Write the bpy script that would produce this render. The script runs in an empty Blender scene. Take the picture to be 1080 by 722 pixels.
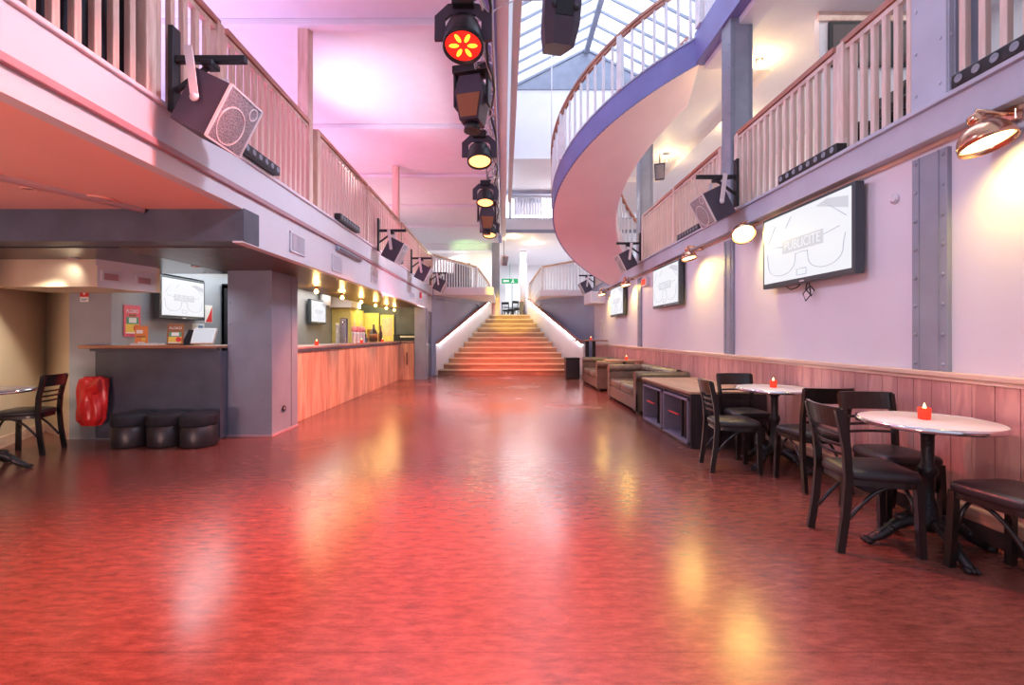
import bpy, bmesh, math, random
from mathutils import Vector, Matrix
random.seed(4)
PI = math.pi
C = bpy.context.scene.collection
R = math.radians

# ------------------------------------------------------------------ materials
def nmat(name):
    m = bpy.data.materials.new(name); m.use_nodes = True
    return m, m.node_tree.nodes, m.node_tree.links, m.node_tree.nodes['Principled BSDF']

def pmat(name, col, rough=.5, metal=0., var=.08, scale=6., stretch=(1, 1, 1), bump=0., coat=0., spec=.5, rvar=0., bscale=None):
    """Painted / metal / leather surface: base colour with soft procedural variation."""
    m, N, L, b = nmat(name)
    tc = N.new('ShaderNodeTexCoord'); mp = N.new('ShaderNodeMapping'); mp.inputs['Scale'].default_value = stretch
    L.new(tc.outputs['Object'], mp.inputs['Vector'])
    no = N.new('ShaderNodeTexNoise'); no.inputs['Scale'].default_value = scale; no.inputs['Detail'].default_value = 4
    L.new(mp.outputs[0], no.inputs['Vector'])
    cr = N.new('ShaderNodeValToRGB')
    cr.color_ramp.elements[0].position = .3; cr.color_ramp.elements[1].position = .7
    cr.color_ramp.elements[0].color = tuple(max(0, c * (1 - var)) for c in col) + (1,)
    cr.color_ramp.elements[1].color = tuple(min(1, c * (1 + var)) for c in col) + (1,)
    L.new(no.outputs[0], cr.inputs[0]); L.new(cr.outputs[0], b.inputs['Base Color'])
    b.inputs['Roughness'].default_value = rough; b.inputs['Metallic'].default_value = metal
    b.inputs['Specular IOR Level'].default_value = spec
    b.inputs['Coat Weight'].default_value = coat; b.inputs['Coat Roughness'].default_value = .12
    if rvar:
        mr = N.new('ShaderNodeMapRange'); mr.inputs[1].default_value = .3; mr.inputs[2].default_value = .7
        mr.inputs[3].default_value = rough - rvar; mr.inputs[4].default_value = rough + rvar
        L.new(no.outputs[0], mr.inputs[0]); L.new(mr.outputs[0], b.inputs['Roughness'])
    if bump:
        n2 = N.new('ShaderNodeTexNoise'); n2.inputs['Scale'].default_value = bscale or scale * 6
        L.new(mp.outputs[0], n2.inputs['Vector'])
        bp = N.new('ShaderNodeBump'); bp.inputs['Strength'].default_value = bump; bp.inputs['Distance'].default_value = .01
        L.new(n2.outputs[0], bp.inputs['Height']); L.new(bp.outputs[0], b.inputs['Normal'])
    return m

def wood(name, c1, c2, axis='Z', rough=.5, sc=5., coat=0., bump=.1):
    st = {'X': (.12, 1, 1), 'Y': (1, .12, 1), 'Z': (1, 1, .12)}[axis]
    m, N, L, b = nmat(name)
    tc = N.new('ShaderNodeTexCoord'); mp = N.new('ShaderNodeMapping'); mp.inputs['Scale'].default_value = st
    L.new(tc.outputs['Object'], mp.inputs['Vector'])
    no = N.new('ShaderNodeTexNoise'); no.inputs['Scale'].default_value = sc * 4; no.inputs['Detail'].default_value = 6; no.inputs['Distortion'].default_value = 1.2
    L.new(mp.outputs[0], no.inputs['Vector'])
    big = N.new('ShaderNodeTexNoise'); big.inputs['Scale'].default_value = sc; L.new(mp.outputs[0], big.inputs['Vector'])
    mx = N.new('ShaderNodeMath'); mx.operation = 'ADD'; L.new(no.outputs[0], mx.inputs[0]); L.new(big.outputs[0], mx.inputs[1])
    cr = N.new('ShaderNodeValToRGB'); cr.color_ramp.elements[0].position = .75; cr.color_ramp.elements[1].position = 1.2
    cr.color_ramp.elements[1].position = 1.0
    hf = N.new('ShaderNodeMath'); hf.operation = 'MULTIPLY'; hf.inputs[1].default_value = .85; L.new(mx.outputs[0], hf.inputs[0])
    cr.color_ramp.elements[0].color = tuple(c2) + (1,); cr.color_ramp.elements[1].color = tuple(c1) + (1,)
    L.new(hf.outputs[0], cr.inputs[0]); L.new(cr.outputs[0], b.inputs['Base Color'])
    b.inputs['Roughness'].default_value = rough; b.inputs['Coat Weight'].default_value = coat; b.inputs['Coat Roughness'].default_value = .15
    if bump:
        bp = N.new('ShaderNodeBump'); bp.inputs['Strength'].default_value = bump; bp.inputs['Distance'].default_value = .005
        L.new(no.outputs[0], bp.inputs['Height']); L.new(bp.outputs[0], b.inputs['Normal'])
    return m

def emis(name, col, s):
    m, N, L, b = nmat(name)
    b.inputs['Base Color'].default_value = tuple(c * .04 for c in col) + (1,); b.inputs['Specular IOR Level'].default_value = .2
    b.inputs['Emission Color'].default_value = tuple(col) + (1,); b.inputs['Emission Strength'].default_value = s
    return m

def floor_mat():
    """Worn varnished red-brown boards running across the room, scuffed and glossy."""
    m, N, L, b = nmat('worn_red_floor')
    tc = N.new('ShaderNodeTexCoord')
    mp = N.new('ShaderNodeMapping'); mp.inputs['Scale'].default_value = (.7, 2.2, 1); L.new(tc.outputs['Object'], mp.inputs['Vector'])
    n1 = N.new('ShaderNodeTexNoise'); n1.inputs['Scale'].default_value = 12; n1.inputs['Detail'].default_value = 9; n1.inputs['Roughness'].default_value = .72
    L.new(mp.outputs[0], n1.inputs['Vector'])
    n2 = N.new('ShaderNodeTexNoise'); n2.inputs['Scale'].default_value = 260; n2.inputs['Detail'].default_value = 5; n2.inputs['Roughness'].default_value = .7
    L.new(tc.outputs['Object'], n2.inputs['Vector'])
    n3 = N.new('ShaderNodeTexNoise'); n3.inputs['Scale'].default_value = .7; n3.inputs['Detail'].default_value = 3
    L.new(tc.outputs['Object'], n3.inputs['Vector'])
    cr = N.new('ShaderNodeValToRGB'); e = cr.color_ramp.elements
    e[0].position = .3; e[0].color = (.075, .024, .019, 1); e[1].position = .72; e[1].color = (.25, .088, .068, 1)
    k = e.new(.5); k.color = (.155, .05, .038, 1)
    L.new(n1.outputs[0], cr.inputs[0])
    cs = N.new('ShaderNodeValToRGB'); e = cs.color_ramp.elements
    e[0].position = .45; e[0].color = (0, 0, 0, 1); e[1].position = .75; e[1].color = (1, 1, 1, 1)
    L.new(n2.outputs[0], cs.inputs[0])
    mm = N.new('ShaderNodeMath'); mm.operation = 'MULTIPLY'; mm.inputs[1].default_value = .3; L.new(cs.outputs[0], mm.inputs[0])
    mx = N.new('ShaderNodeMix'); mx.data_type = 'RGBA'; L.new(mm.outputs[0], mx.inputs[0]); L.new(cr.outputs[0], mx.inputs[6]); mx.inputs[7].default_value = (.5, .22, .16, 1)
    # board joints every 0.34 m across the hall
    sp = N.new('ShaderNodeSeparateXYZ'); L.new(tc.outputs['Object'], sp.inputs[0])
    md = N.new('ShaderNodeMath'); md.operation = 'PINGPONG'; md.inputs[1].default_value = .3; L.new(sp.outputs[1], md.inputs[0])
    lt = N.new('ShaderNodeMath'); lt.operation = 'LESS_THAN'; lt.inputs[1].default_value = .003; L.new(md.outputs[0], lt.inputs[0])
    m2 = N.new('ShaderNodeMath'); m2.operation = 'MULTIPLY'; m2.inputs[1].default_value = .35; L.new(lt.outputs[0], m2.inputs[0])
    mj = N.new('ShaderNodeMix'); mj.data_type = 'RGBA'; L.new(m2.outputs[0], mj.inputs[0]); L.new(mx.outputs[2], mj.inputs[6]); mj.inputs[7].default_value = (.06, .02, .015, 1)
    L.new(mj.outputs[2], b.inputs['Base Color'])
    mr = N.new('ShaderNodeMapRange'); mr.inputs[1].default_value = .3; mr.inputs[2].default_value = .7; mr.inputs[3].default_value = .16; mr.inputs[4].default_value = .3
    L.new(n3.outputs[0], mr.inputs[0]); L.new(mr.outputs[0], b.inputs['Roughness'])
    b.inputs['Specular IOR Level'].default_value = .9
    bp = N.new('ShaderNodeBump'); bp.inputs['Strength'].default_value = .05; bp.inputs['Distance'].default_value = .01
    L.new(n1.outputs[0], bp.inputs['Height']); 
    b2 = N.new('ShaderNodeBump'); b2.inputs['Strength'].default_value = .05; b2.inputs['Distance'].default_value = .004
    L.new(n2.outputs[0], b2.inputs['Height']); L.new(bp.outputs[0], b2.inputs['Normal']); L.new(b2.outputs[0], b.inputs['Normal'])
    return m

M = {
 'floor': floor_mat(),
 'white': pmat('white_paint', (.8, .79, .82), .55, var=.03, scale=1.5),
 'wallr': pmat('lilac_tinted_wall', (.7, .68, .77), .5, var=.04, scale=1.2),  # white paint; the lilac of the light is put into its colour
 'ceil': pmat('ceiling_white', (.8, .78, .82), .6, var=.02),
 'soffit': pmat('bounce_tinted_soffit', (.88, .5, .42), .5, var=.03, scale=1.),  # red bounce from the floor mixed into the ceiling paint
 'fascia': pmat('fascia_pale_grey', (.66, .65, .7), .45, var=.04, scale=2.),
 'ridge': pmat('dusty_rose_strip', (.42, .25, .28), .5),
 'steel': pmat('blue_grey_steel_paint', (.27, .3, .38), .38, var=.1, scale=4., bump=.05),
 'beam': pmat('lilac_steel_paint', (.43, .45, .56), .4, var=.08, scale=3., bump=.04),
 'violet': pmat('violet_steel_paint', (.2, .2, .48), .4, var=.08, scale=3., bump=.04),
 'dark': pmat('charcoal_paint', (.08, .093, .125), .42, var=.18, scale=4., bump=.06),
 'pillar': pmat('slate_grey_paint', (.23, .25, .31), .45, var=.1, scale=3., bump=.05),
 'black_gloss': pmat('black_soffit_gloss', (.03, .032, .04), .25, var=.2, scale=2.),
 'soffitwood': wood('bar_soffit_wood', (.13, .075, .05), (.07, .04, .027), 'Y', .35),
 'cream': pmat('cream_paint', (.72, .6, .44), .5, var=.05, scale=2.),
 'greywall': pmat('bar_grey_paint', (.34, .37, .42), .5, var=.07, scale=3., bump=.05),
 'flank': pmat('slate_blue_wall', (.33, .38, .53), .5, var=.05, scale=2.),
 'pink': pmat('bounce_tinted_plaster', (.86, .68, .73), .5, var=.03, scale=2.),  # pink bounce light put into the stair underside colour
 'wains': wood('pine_wainscot', (.74, .4, .35), (.54, .26, .24), 'Z', .42, 4., coat=.1),  # pine with the pink light mixed into its tone
 'wcap': wood('pine_cap', (.82, .62, .5), (.68, .47, .38), 'Y', .4, 4.),
 'barfront': wood('bar_front_pine', (.8, .45, .3), (.55, .26, .16), 'Z', .4, 3., coat=.15),
 'bartop': wood('bar_top_wood', (.42, .25, .22), (.26, .14, .12), 'Y', .3, 3., coat=.4),
 'copperedge': wood('counter_top_wood', (.5, .22, .12), (.36, .14, .08), 'X', .35, 3., coat=.3),
 'rail': wood('handrail_red_wood', (.6, .27, .19), (.42, .16, .11), 'Y', .35, 5., coat=.2),
 'railpale': wood('handrail_pale_wood', (.72, .48, .3), (.55, .33, .2), 'Y', .4, 5.),
 'balus': wood('pale_baluster_wood', (.8, .68, .62), (.66, .5, .44), 'Z', .45, 5.),
 'balpine': wood('pine_baluster_wood', (.78, .56, .46), (.6, .38, .3), 'Z', .45, 5.),
 'whitebal': pmat('white_baluster', (.8, .79, .82), .5),
 'blackwood': wood('black_stained_wood', (.014, .01, .01), (.007, .006, .006), 'Z', .28, 6., coat=.35, bump=.05),
 'blackleather': pmat('black_leather', (.02, .017, .02), .36, var=.2, scale=20., bump=.12, bscale=160),
 'brownleather': pmat('olive_brown_leather', (.125, .098, .075), .33, var=.2, scale=9., bump=.15, bscale=120, coat=.1),
 'marble': pmat('white_marble_top', (.8, .74, .72), .3, var=.08, scale=7., coat=.3),
 'chrome': pmat('chrome', (.75, .75, .78), .14, 1., var=.05),
 'alu': pmat('aluminium', (.6, .6, .64), .32, 1., var=.08),
 'iron': pmat('black_cast_iron', (.022, .022, .024), .36, .4, var=.2, scale=20., bump=.5, bscale=60),
 'copper': pmat('copper_lamp', (.65, .36, .24), .2, 1., var=.1),
 'blackmetal': pmat('black_metal', (.02, .02, .024), .4, .2, var=.15),
 'purplebox': pmat('speaker_black_paint', (.06, .05, .08), .48, var=.12, bump=.05, bscale=200),
 'grille': None,
 'strap': pmat('white_metal_strap', (.72, .66, .68), .4),
 'redbag': pmat('red_plastic', (.66, .025, .025), .3, var=.12, scale=9., bump=.25, bscale=14),
 'chestwood': wood('cabinet_dark_wood', (.05, .035, .04), (.026, .02, .024), 'Z', .45, 5.),
 'chesttop': wood('cabinet_top_wood', (.5, .36, .24), (.36, .24, .15), 'Y', .35, 4., coat=.2),
 'chestinner': pmat('cabinet_lilac_grey', (.2, .18, .24), .5),
 'tabletop': wood('high_table_wood', (.4, .22, .16), (.28, .14, .1), 'X', .4, 4.),
 'step': wood('stair_tread_wood', (.36, .22, .13), (.22, .12, .07), 'X', .45, 3.),
 'nosing': pmat('stair_nosing', (.68, .54, .36), .4, var=.08, scale=8.),
 'screen': emis('lit_screen', (.93, .94, 1.), .62),
 'screenink': emis('screen_ink', (.68, .66, .8), .52),
 'screenpale': emis('screen_pale_band', (.84, .84, .93), .5),
 'bezel': pmat('tv_bezel', (.045, .06, .07), .3, var=.1),
 'bulb': emis('warm_bulb', (1., .62, .2), 9.),
 'bulbw': emis('warm_lamp_face', (1., .78, .32), 7.),
 'redled': emis('red_led', (1., .012, .008), 1.6),
 'yelled': emis('amber_led', (1., .3, .02), 3.),
 'orled': emis('orange_led', (1., .34, .1), 3.2),
 'candle': emis('candle_glow', (1., .055, .025), .75),
 'flame': emis('flame', (1., .55, .2), 6.),
 'ledstrip': emis('white_led_strip', (.78, .92, 1.), 26.),
 'panel': emis('ceiling_light_panel', (1., .98, .92), 1.),
 'exit': emis('exit_green', (.05, .55, .22), .5),
 'exitw': emis('exit_white', (.9, 1., .92), 1.2),
 'farwin': emis('far_window', (.93, .95, 1.), .75),
 'yellowpanel': pmat('yellow_board', (.72, .62, .22), .5, var=.15, scale=3.),
 'poster_pink': pmat('poster_pink', (.75, .13, .2), .5),
 'poster_orange': pmat('card_orange', (.82, .28, .08), .5),
 'p_white': pmat('print_white', (.85, .85, .83), .5),
 'p_green': pmat('print_green', (.08, .36, .22), .5),
 'p_yellow': pmat('print_yellow', (.8, .6, .1), .5),
 'p_red': pmat('print_red', (.7, .05, .05), .5),
 'p_brown': pmat('print_brown', (.3, .12, .05), .5),
 'p_blue': pmat('print_blue', (.1, .25, .45), .5),
 'glassdark': pmat('dark_bottle_glass', (.05, .03, .02), .1, coat=.6),
 'glassamber': pmat('amber_bottle_glass', (.35, .08, .03), .1, coat=.6),
 'navy': pmat('navy_plastic', (.05, .07, .14), .35),
 'cup': pmat('white_cup', (.8, .84, .86), .4),
 'cuppink': pmat('pink_cup', (.85, .3, .34), .4),
 'cloth': pmat('black_cloth', (.012, .014, .02), .8, var=.4, scale=3., stretch=(1, 3, .4), bump=.4, bscale=10),
 'bluewin': pmat('window_blue', (.3, .38, .62), .2),
 'framedark': pmat('dark_picture', (.05, .02, .02), .25, coat=.5),
 'paper': pmat('white_plastic', (.8, .8, .8), .4),
 'doord': wood('dark_door_wood', (.1, .055, .055), (.06, .03, .035), 'Z', .22, 4., coat=.5),
 'skirt': wood('skirting_pine', (.55, .33, .26), (.4, .22, .17), 'Y', .45, 4.),
}
def grille_mat():
    m, N, L, b = nmat('speaker_grille')
    tc = N.new('ShaderNodeTexCoord'); v = N.new('ShaderNodeTexVoronoi'); v.inputs['Scale'].default_value = 110
    L.new(tc.outputs['Object'], v.inputs['Vector'])
    cr = N.new('ShaderNodeValToRGB'); e = cr.color_ramp.elements
    e[0].position = .25; e[0].color = (.1, .095, .11, 1); e[1].position = .5; e[1].color = (.36, .34, .38, 1)
    L.new(v.outputs[0], cr.inputs[0]); L.new(cr.outputs[0], b.inputs['Base Color'])
    b.inputs['Roughness'].default_value = .4; b.inputs['Metallic'].default_value = .3
    return m
M['grille'] = grille_mat()
def pane_mat():
    m, N, L, b = nmat('skylight_glass')
    out = [n for n in N if n.type == 'OUTPUT_MATERIAL'][0]
    tr = N.new('ShaderNodeBsdfTransparent'); tr.inputs[0].default_value = (.93, .95, 1, 1)
    tl = N.new('ShaderNodeBsdfTranslucent'); tl.inputs[0].default_value = (.85, .87, .92, 1)
    mx = N.new('ShaderNodeMixShader'); mx.inputs[0].default_value = .35
    L.new(tr.outputs[0], mx.inputs[1]); L.new(tl.outputs[0], mx.inputs[2]); L.new(mx.outputs[0], out.inputs[0])
    return m
M['pane'] = pane_mat()
def glass_mat():
    m, N, L, b = nmat('fridge_glass')
    b.inputs['Base Color'].default_value = (.9, .95, .95, 1); b.inputs['Roughness'].default_value = .05
    b.inputs['Transmission Weight'].default_value = 1; b.inputs['IOR'].default_value = 1.2
    return m
M['glass'] = glass_mat()

# ------------------------------------------------------------------ mesh builder
class MB:
    def __init__(s, mtx=None):
        s.bm = bmesh.new(); s.m = mtx or Matrix()
    def _v(s, co): return s.bm.verts.new(s.m @ Vector(co))
    def box(s, x0, x1, y0, y1, z0, z1, bev=0., mtx=None):
        t = bmesh.new()
        bmesh.ops.create_cube(t, size=1)
        S = Matrix.Diagonal((abs(x1 - x0), abs(y1 - y0), abs(z1 - z0), 1))
        T = Matrix.Translation(((x0 + x1) / 2, (y0 + y1) / 2, (z0 + z1) / 2))
        t.transform(S)
        if bev:
            bmesh.ops.bevel(t, geom=list(t.edges), offset=bev, segments=2, profile=.5, affect='EDGES')
        t.transform(s.m @ (mtx or Matrix()) @ T)
        s._merge(t); return s
    def _merge(s, t, smooth=False):
        vm = {}
        for v in t.verts: vm[v] = s.bm.verts.new(v.co)
        for f in t.faces:
            try:
                nf = s.bm.faces.new([vm[v] for v in f.verts]); nf.smooth = f.smooth or smooth
            except ValueError: pass
        t.free()
    def hexa(s, lo, hi):
        """solid from a bottom and a top polygon with equal counts"""
        a = [s._v(p) for p in lo]; b = [s._v(p) for p in hi]; n = len(a)
        s.bm.faces.new(a[::-1]); s.bm.faces.new(b)
        for i in range(n): s.bm.faces.new((a[i], a[(i + 1) % n], b[(i + 1) % n], b[i]))
        return s
    def prism(s, poly, z0, z1):
        return s.hexa([(x, y, z0) for x, y in poly], [(x, y, z1) for x, y in poly])
    def extr(s, poly3, d):
        d = Vector(d); return s.hexa(poly3, [tuple(Vector(p) + d) for p in poly3])
    def tube(s, pts, r, n=8, cap=True):
        pts = [Vector(p) for p in pts]; rs = r if isinstance(r, (list, tuple)) else [r] * len(pts)
        rings = []; up = None
        for i, p in enumerate(pts):
            t = (pts[min(i + 1, len(pts) - 1)] - pts[max(i - 1, 0)]).normalized()
            if up is None:
                a = Vector((0, 0, 1)) if abs(t.z) < .9 else Vector((1, 0, 0)); up = (a - t * a.dot(t)).normalized()
            else:
                up = (up - t * up.dot(t)).normalized()
            w = t.cross(up)
            rings.append([s._v(p + (up * math.cos(2 * PI * k / n) + w * math.sin(2 * PI * k / n)) * rs[i]) for k in range(n)])
        for i in range(len(rings) - 1):
            for k in range(n):
                f = s.bm.faces.new((rings[i][k], rings[i][(k + 1) % n], rings[i + 1][(k + 1) % n], rings[i + 1][k])); f.smooth = True
        if cap:
            s.bm.faces.new(rings[0][::-1]); s.bm.faces.new(rings[-1])
        return s
    def bar(s, pts, w, h, up=(0, 0, 1)):
        """rectangular section swept along a path"""
        pts = [Vector(p) for p in pts]; rings = []; U = Vector(up)
        for i, p in enumerate(pts):
            t = (pts[min(i + 1, len(pts) - 1)] - pts[max(i - 1, 0)]).normalized()
            sd = t.cross(U).normalized(); u = sd.cross(t).normalized()
            rings.append([s._v(p + sd * a * w / 2 + u * b * h / 2) for a, b in ((-1, -1), (1, -1), (1, 1), (-1, 1))])
        for i in range(len(rings) - 1):
            for k in range(4): s.bm.faces.new((rings[i][k], rings[i][(k + 1) % 4], rings[i + 1][(k + 1) % 4], rings[i + 1][k]))
        s.bm.faces.new(rings[0][::-1]); s.bm.faces.new(rings[-1]); return s
    def lathe(s, prof, c=(0, 0, 0), n=24, mtx=None, flat=False):
        M2 = (mtx or Matrix.Translation(c)); rings = []
        for r, z in prof:
            if r < 1e-5: rings.append([s._v(M2 @ Vector((0, 0, z)))])
            else: rings.append([s._v(M2 @ Vector((r * math.cos(2 * PI * k / n), r * math.sin(2 * PI * k / n), z))) for k in range(n)])
        for a, b in zip(rings, rings[1:]):
            for k in range(n):
                q = [a[k % len(a)], a[(k + 1) % len(a)], b[(k + 1) % len(b)], b[k % len(b)]]
                u = []
                for v in q:
                    if v not in u: u.append(v)
                if len(u) > 2:
                    f = s.bm.faces.new(u); f.smooth = not flat
        if prof[0] != prof[-1]:
            if len(rings[0]) > 1: s.bm.faces.new(rings[0][::-1])
            if len(rings[-1]) > 1: s.bm.faces.new(rings[-1])
        return s
    def ball(s, c, r, sx=1, sy=1, sz=1, n=10):
        t = bmesh.new(); bmesh.ops.create_uvsphere(t, u_segments=n, v_segments=max(5, n * 2 // 3), radius=r)
        t.transform(s.m @ Matrix.Translation(c) @ Matrix.Diagonal((sx, sy, sz, 1))); s._merge(t, True); return s
    def grid(s, fn, nu, nv, smooth=True):
        g = [[s._v(fn(i / nu, j / nv)) for j in range(nv + 1)] for i in range(nu + 1)]
        for i in range(nu):
            for j in range(nv):
                f = s.bm.faces.new((g[i][j], g[i + 1][j], g[i + 1][j + 1], g[i][j + 1])); f.smooth = smooth
        return s
    def mesh(s, name, mat):
        bmesh.ops.recalc_face_normals(s.bm, faces=list(s.bm.faces))
        me = bpy.data.meshes.new(name); s.bm.to_mesh(me); s.bm.free()
        for m in (mat if isinstance(mat, (list, tuple)) else [mat]): me.materials.append(m)
        return me
    def build(s, name, mat, parent=None, loc=(0, 0, 0), rz=0., mods=None):
        o = bpy.data.objects.new(name, s.mesh(name, mat)); C.objects.link(o)
        o.location = loc; o.rotation_euler = (0, 0, rz)
        if parent: o.parent = parent
        if mods:
            md = o.modifiers.new('subsurf', 'SUBSURF'); md.levels = mods; md.render_levels = mods
        return o

def tag(o, label, cat, group=None, kind=None):
    o['label'] = label; o['category'] = cat
    if group: o['group'] = group
    if kind: o['kind'] = kind
    return o
def thing(name, label, cat, loc=(0, 0, 0), rz=0., group=None):
    o = bpy.data.objects.new(name, None); C.objects.link(o); o.location = loc; o.rotation_euler = (0, 0, rz)
    o.empty_display_size = .1
    return tag(o, label, cat, group)
def struct(name, mb, mat, label=None, cat=None):
    o = mb.build(name, mat); o['kind'] = 'structure'
    o['label'] = label or (name.replace('_', ' ') + ' of the hall'); o['category'] = cat or name.split('_')[0]
    return o
def share(name, me, parent, loc=(0, 0, 0), rz=0.):
    o = bpy.data.objects.new(name, me); C.objects.link(o); o.parent = parent; o.location = loc; o.rotation_euler = (0, 0, rz); return o
def dup(root, loc, rz, label, group=None):
    r = root.copy(); C.objects.link(r); r.location = loc; r.rotation_euler = (0, 0, rz); r['label'] = label
    if group: r['group'] = group
    for ch in list(root.children):
        c = ch.copy(); C.objects.link(c); c.parent = r
        for g in list(ch.children):
            d = g.copy(); C.objects.link(d); d.parent = c
    return r
def textmesh(body, size, extrude, mat, name, parent, mtx, width=None, shear=0.):
    cu = bpy.data.curves.new('lettering', 'FONT'); cu.body = body; cu.size = size; cu.extrude = extrude
    cu.align_x = 'CENTER'; cu.align_y = 'CENTER'; cu.shear = shear
    ob = bpy.data.objects.new('lettering', cu); C.objects.link(ob)
    bpy.context.view_layer.update()
    me = bpy.data.meshes.new_from_object(ob.evaluated_get(bpy.context.evaluated_depsgraph_get()))
    bpy.data.objects.remove(ob)
    xs = [v.co.x for v in me.vertices]; w = max(xs) - min(xs)
    if width: me.transform(Matrix.Diagonal((width / w, 1, 1, 1)))
    me.transform(mtx); me.materials.clear(); me.materials.append(mat)
    o = bpy.data.objects.new(name, me); C.objects.link(o)
    if parent: o.parent = parent
    return o
def frame_mtx(o, xdir, zdir):
    """matrix with local x->xdir, y->up-ish, z->zdir (normal)"""
    z = Vector(zdir).normalized(); x = Vector(xdir).normalized(); y = z.cross(x)
    m = Matrix((x, y, z)).transposed().to_4x4(); m.translation = o; return m
# ------------------------------------------------------------------ the setting
def S(name, boxes, mat, bev=0., label=None, cat=None):
    mb = MB()
    for b in boxes: mb.box(*b, bev=bev)
    return struct(name, mb, M[mat], label, cat)

S('floor', [(-8, 3.3, -3, 15.2, -.1, 0)], 'floor', label='worn glossy red-brown floor of the hall')
# TV wall and its panelling
S('wall_right', [(2.95, 3.15, -2, 15.2, 0, 2.6)], 'wallr', label='white wall carrying the big screens, lilac light put into its paint')
def planks(mb, x0, x1, y0, y1, z0, z1, w, axis='y', gap=.004):
    a, b = (y0, y1) if axis == 'y' else (x0, x1)
    n = max(1, round((b - a) / w)); w = (b - a) / n
    for i in range(n):
        p, q = a + i * w + gap / 2, a + (i + 1) * w - gap / 2
        if axis == 'y': mb.box(x0, x1, p, q, z0, z1, bev=.004)
        else: mb.box(p, q, y0, y1, z0, z1, bev=.004)
    return mb
mb = planks(MB(), 2.925, 2.95, -1.2, 15.0, .1, .975, .135)
struct('trim_1', mb, M['wains'], 'pine tongue and groove wainscot under the screens, pink light put into its colour', 'wainscot')
mb = MB(); mb.box(2.895, 2.95, -1.2, 15., .975, 1.012, bev=.008); mb.box(2.91, 2.95, -1.2, 15., .95, .975, bev=.004)
struct('trim_2', mb, M['wcap'], 'pale dado rail capping the pine wainscot', 'dado rail')
mb = MB(); mb.box(2.895, 2.95, -1.2, 15., .1, .19, bev=.012); 
struct('baseboard_right', mb, M['skirt'], 'pine skirting board along the TV wall', 'baseboard')
S('trim_3', [(2.9, 2.95, -1.2, 15., 0, .1)], 'blackmetal', .004, 'dark plinth strip under the pine skirting', 'plinth')
# lilac steel beam carrying the TV-wall gallery
mb = MB(); mb.box(2.83, 3.15, -2, 15.2, 2.56, 2.78, bev=.006); mb.box(2.8, 3.15, -2, 15.2, 2.76, 2.79, bev=.004)
struct('trim_4', mb, M['beam'], 'lilac painted steel beam under the gallery railing on the TV wall', 'beam')
S('trim_5', [(2.915, 2.95, -2, 15.2, 2.535, 2.56)], 'wcap', .004, 'thin moulding under the lilac steel beam', 'moulding')
def rivets(mb, pts, nrm, r=.014):
    n = Vector(nrm)
    for p in pts: mb.ball(p, r, *(.5 if abs(c) > .5 else 1 for c in n), n=6)
def pilaster(k, y0, y1, label):
    mb = MB(); mb.box(2.918, 2.95, y0, y1, 1.012, 2.5, bev=.003)
    mb.box(2.912, 2.92, y0 + .055, y0 + .06, 1.012, 2.5); mb.box(2.912, 2.92, y1 - .06, y1 - .055, 1.012, 2.5)
    rivets(mb, [(2.916, y, 1.06 + .2 * i) for i in range(8) for y in (y0 + .028, y1 - .028)], (1, 0, 0))
    struct('column_%d' % k, mb, M['steel'], label, 'column')
pilaster(1, 3.0, 3.26, 'riveted blue-grey steel strip on the wall beside the largest screen')
pilaster(2, 5.82, 6.06, 'riveted blue-grey steel strip between the largest and the second screen')
pilaster(3, 9.75, 9.98, 'riveted blue-grey steel strip between the second and the third screen')
def gcol(k, y0, y1, label, mat='steel'):
    mb = MB(); mb.box(2.93, 3.22, y0, y1, 2.79, 5.4, bev=.004)
    for x in (2.945, 2.985, 3.175, 3.2): mb.box(x, x + .006, y0 - .006, y0, 2.79, 5.4)
    rivets(mb, [(x, y0 - .002, 2.95 + .3 * i) for i in range(8) for x in (2.965, 3.195)], (0, 1, 0), .013)
    rivets(mb, [(2.928, y, 2.95 + .3 * i) for i in range(8) for y in (y0 + .04, y1 - .04)], (1, 0, 0), .013)
    struct('column_%d' % k, mb, M[mat], label, 'column')
gcol(4, 3.02, 3.28, 'riveted lilac steel column of the gallery nearest the camera', 'beam')
gcol(5, 5.9, 6.14, 'tall riveted blue-grey steel column beside the curved staircase')
gcol(6, 9.85, 10.1, 'riveted steel column of the gallery behind the curved staircase')
# gallery over the TV wall
S('floor_gallery', [(3.15, 7, -2, 15.2, 2.6, 2.79)], 'ceil', label='floor slab of the gallery above the TV wall')
S('wall_gallery', [(6.2, 6.35, -2, 18, 2.79, 5.4)], 'white', label='white rear wall of the gallery above the TV wall')
mb = MB(); mb.box(2.95, 6.3, -2, 7.1, 5.4, 5.55); mb.box(4.2, 6.3, 7.1, 15.4, 5.4, 5.55); mb.box(2.95, 4.2, 12.3, 15.4, 5.4, 5.55)
struct('ceiling_gallery', mb, M['ceil'], 'white ceiling over the TV-wall gallery')
mb = MB(); mb.box(2.9, 3.05, -2, 6.95, 5.375, 5.86, bev=.005)
struct('trim_6', mb, M['violet'], 'violet painted edge beam of the top floor above the gallery', 'beam')
S('trim_7', [(3.04, 3.3, -2, 6.9, 5.29, 5.42)], 'white', .01, 'white box beam under the top floor edge', 'beam')
S('floor_top', [(3.05, 6.3, -2, 15.3, 5.55, 5.8)], 'white', label='top floor slab above the gallery')
S('wall_partition', [(4.05, 6.2, 5.85, 5.95, 2.79, 5.4)], 'white', label='white partition on the gallery facing the camera')
S('trim_30', [(4.02, 6.2, 5.82, 5.85, 5.28, 5.4)], 'wcap', .008, 'pale cornice on the gallery partition', 'cornice')
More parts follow.
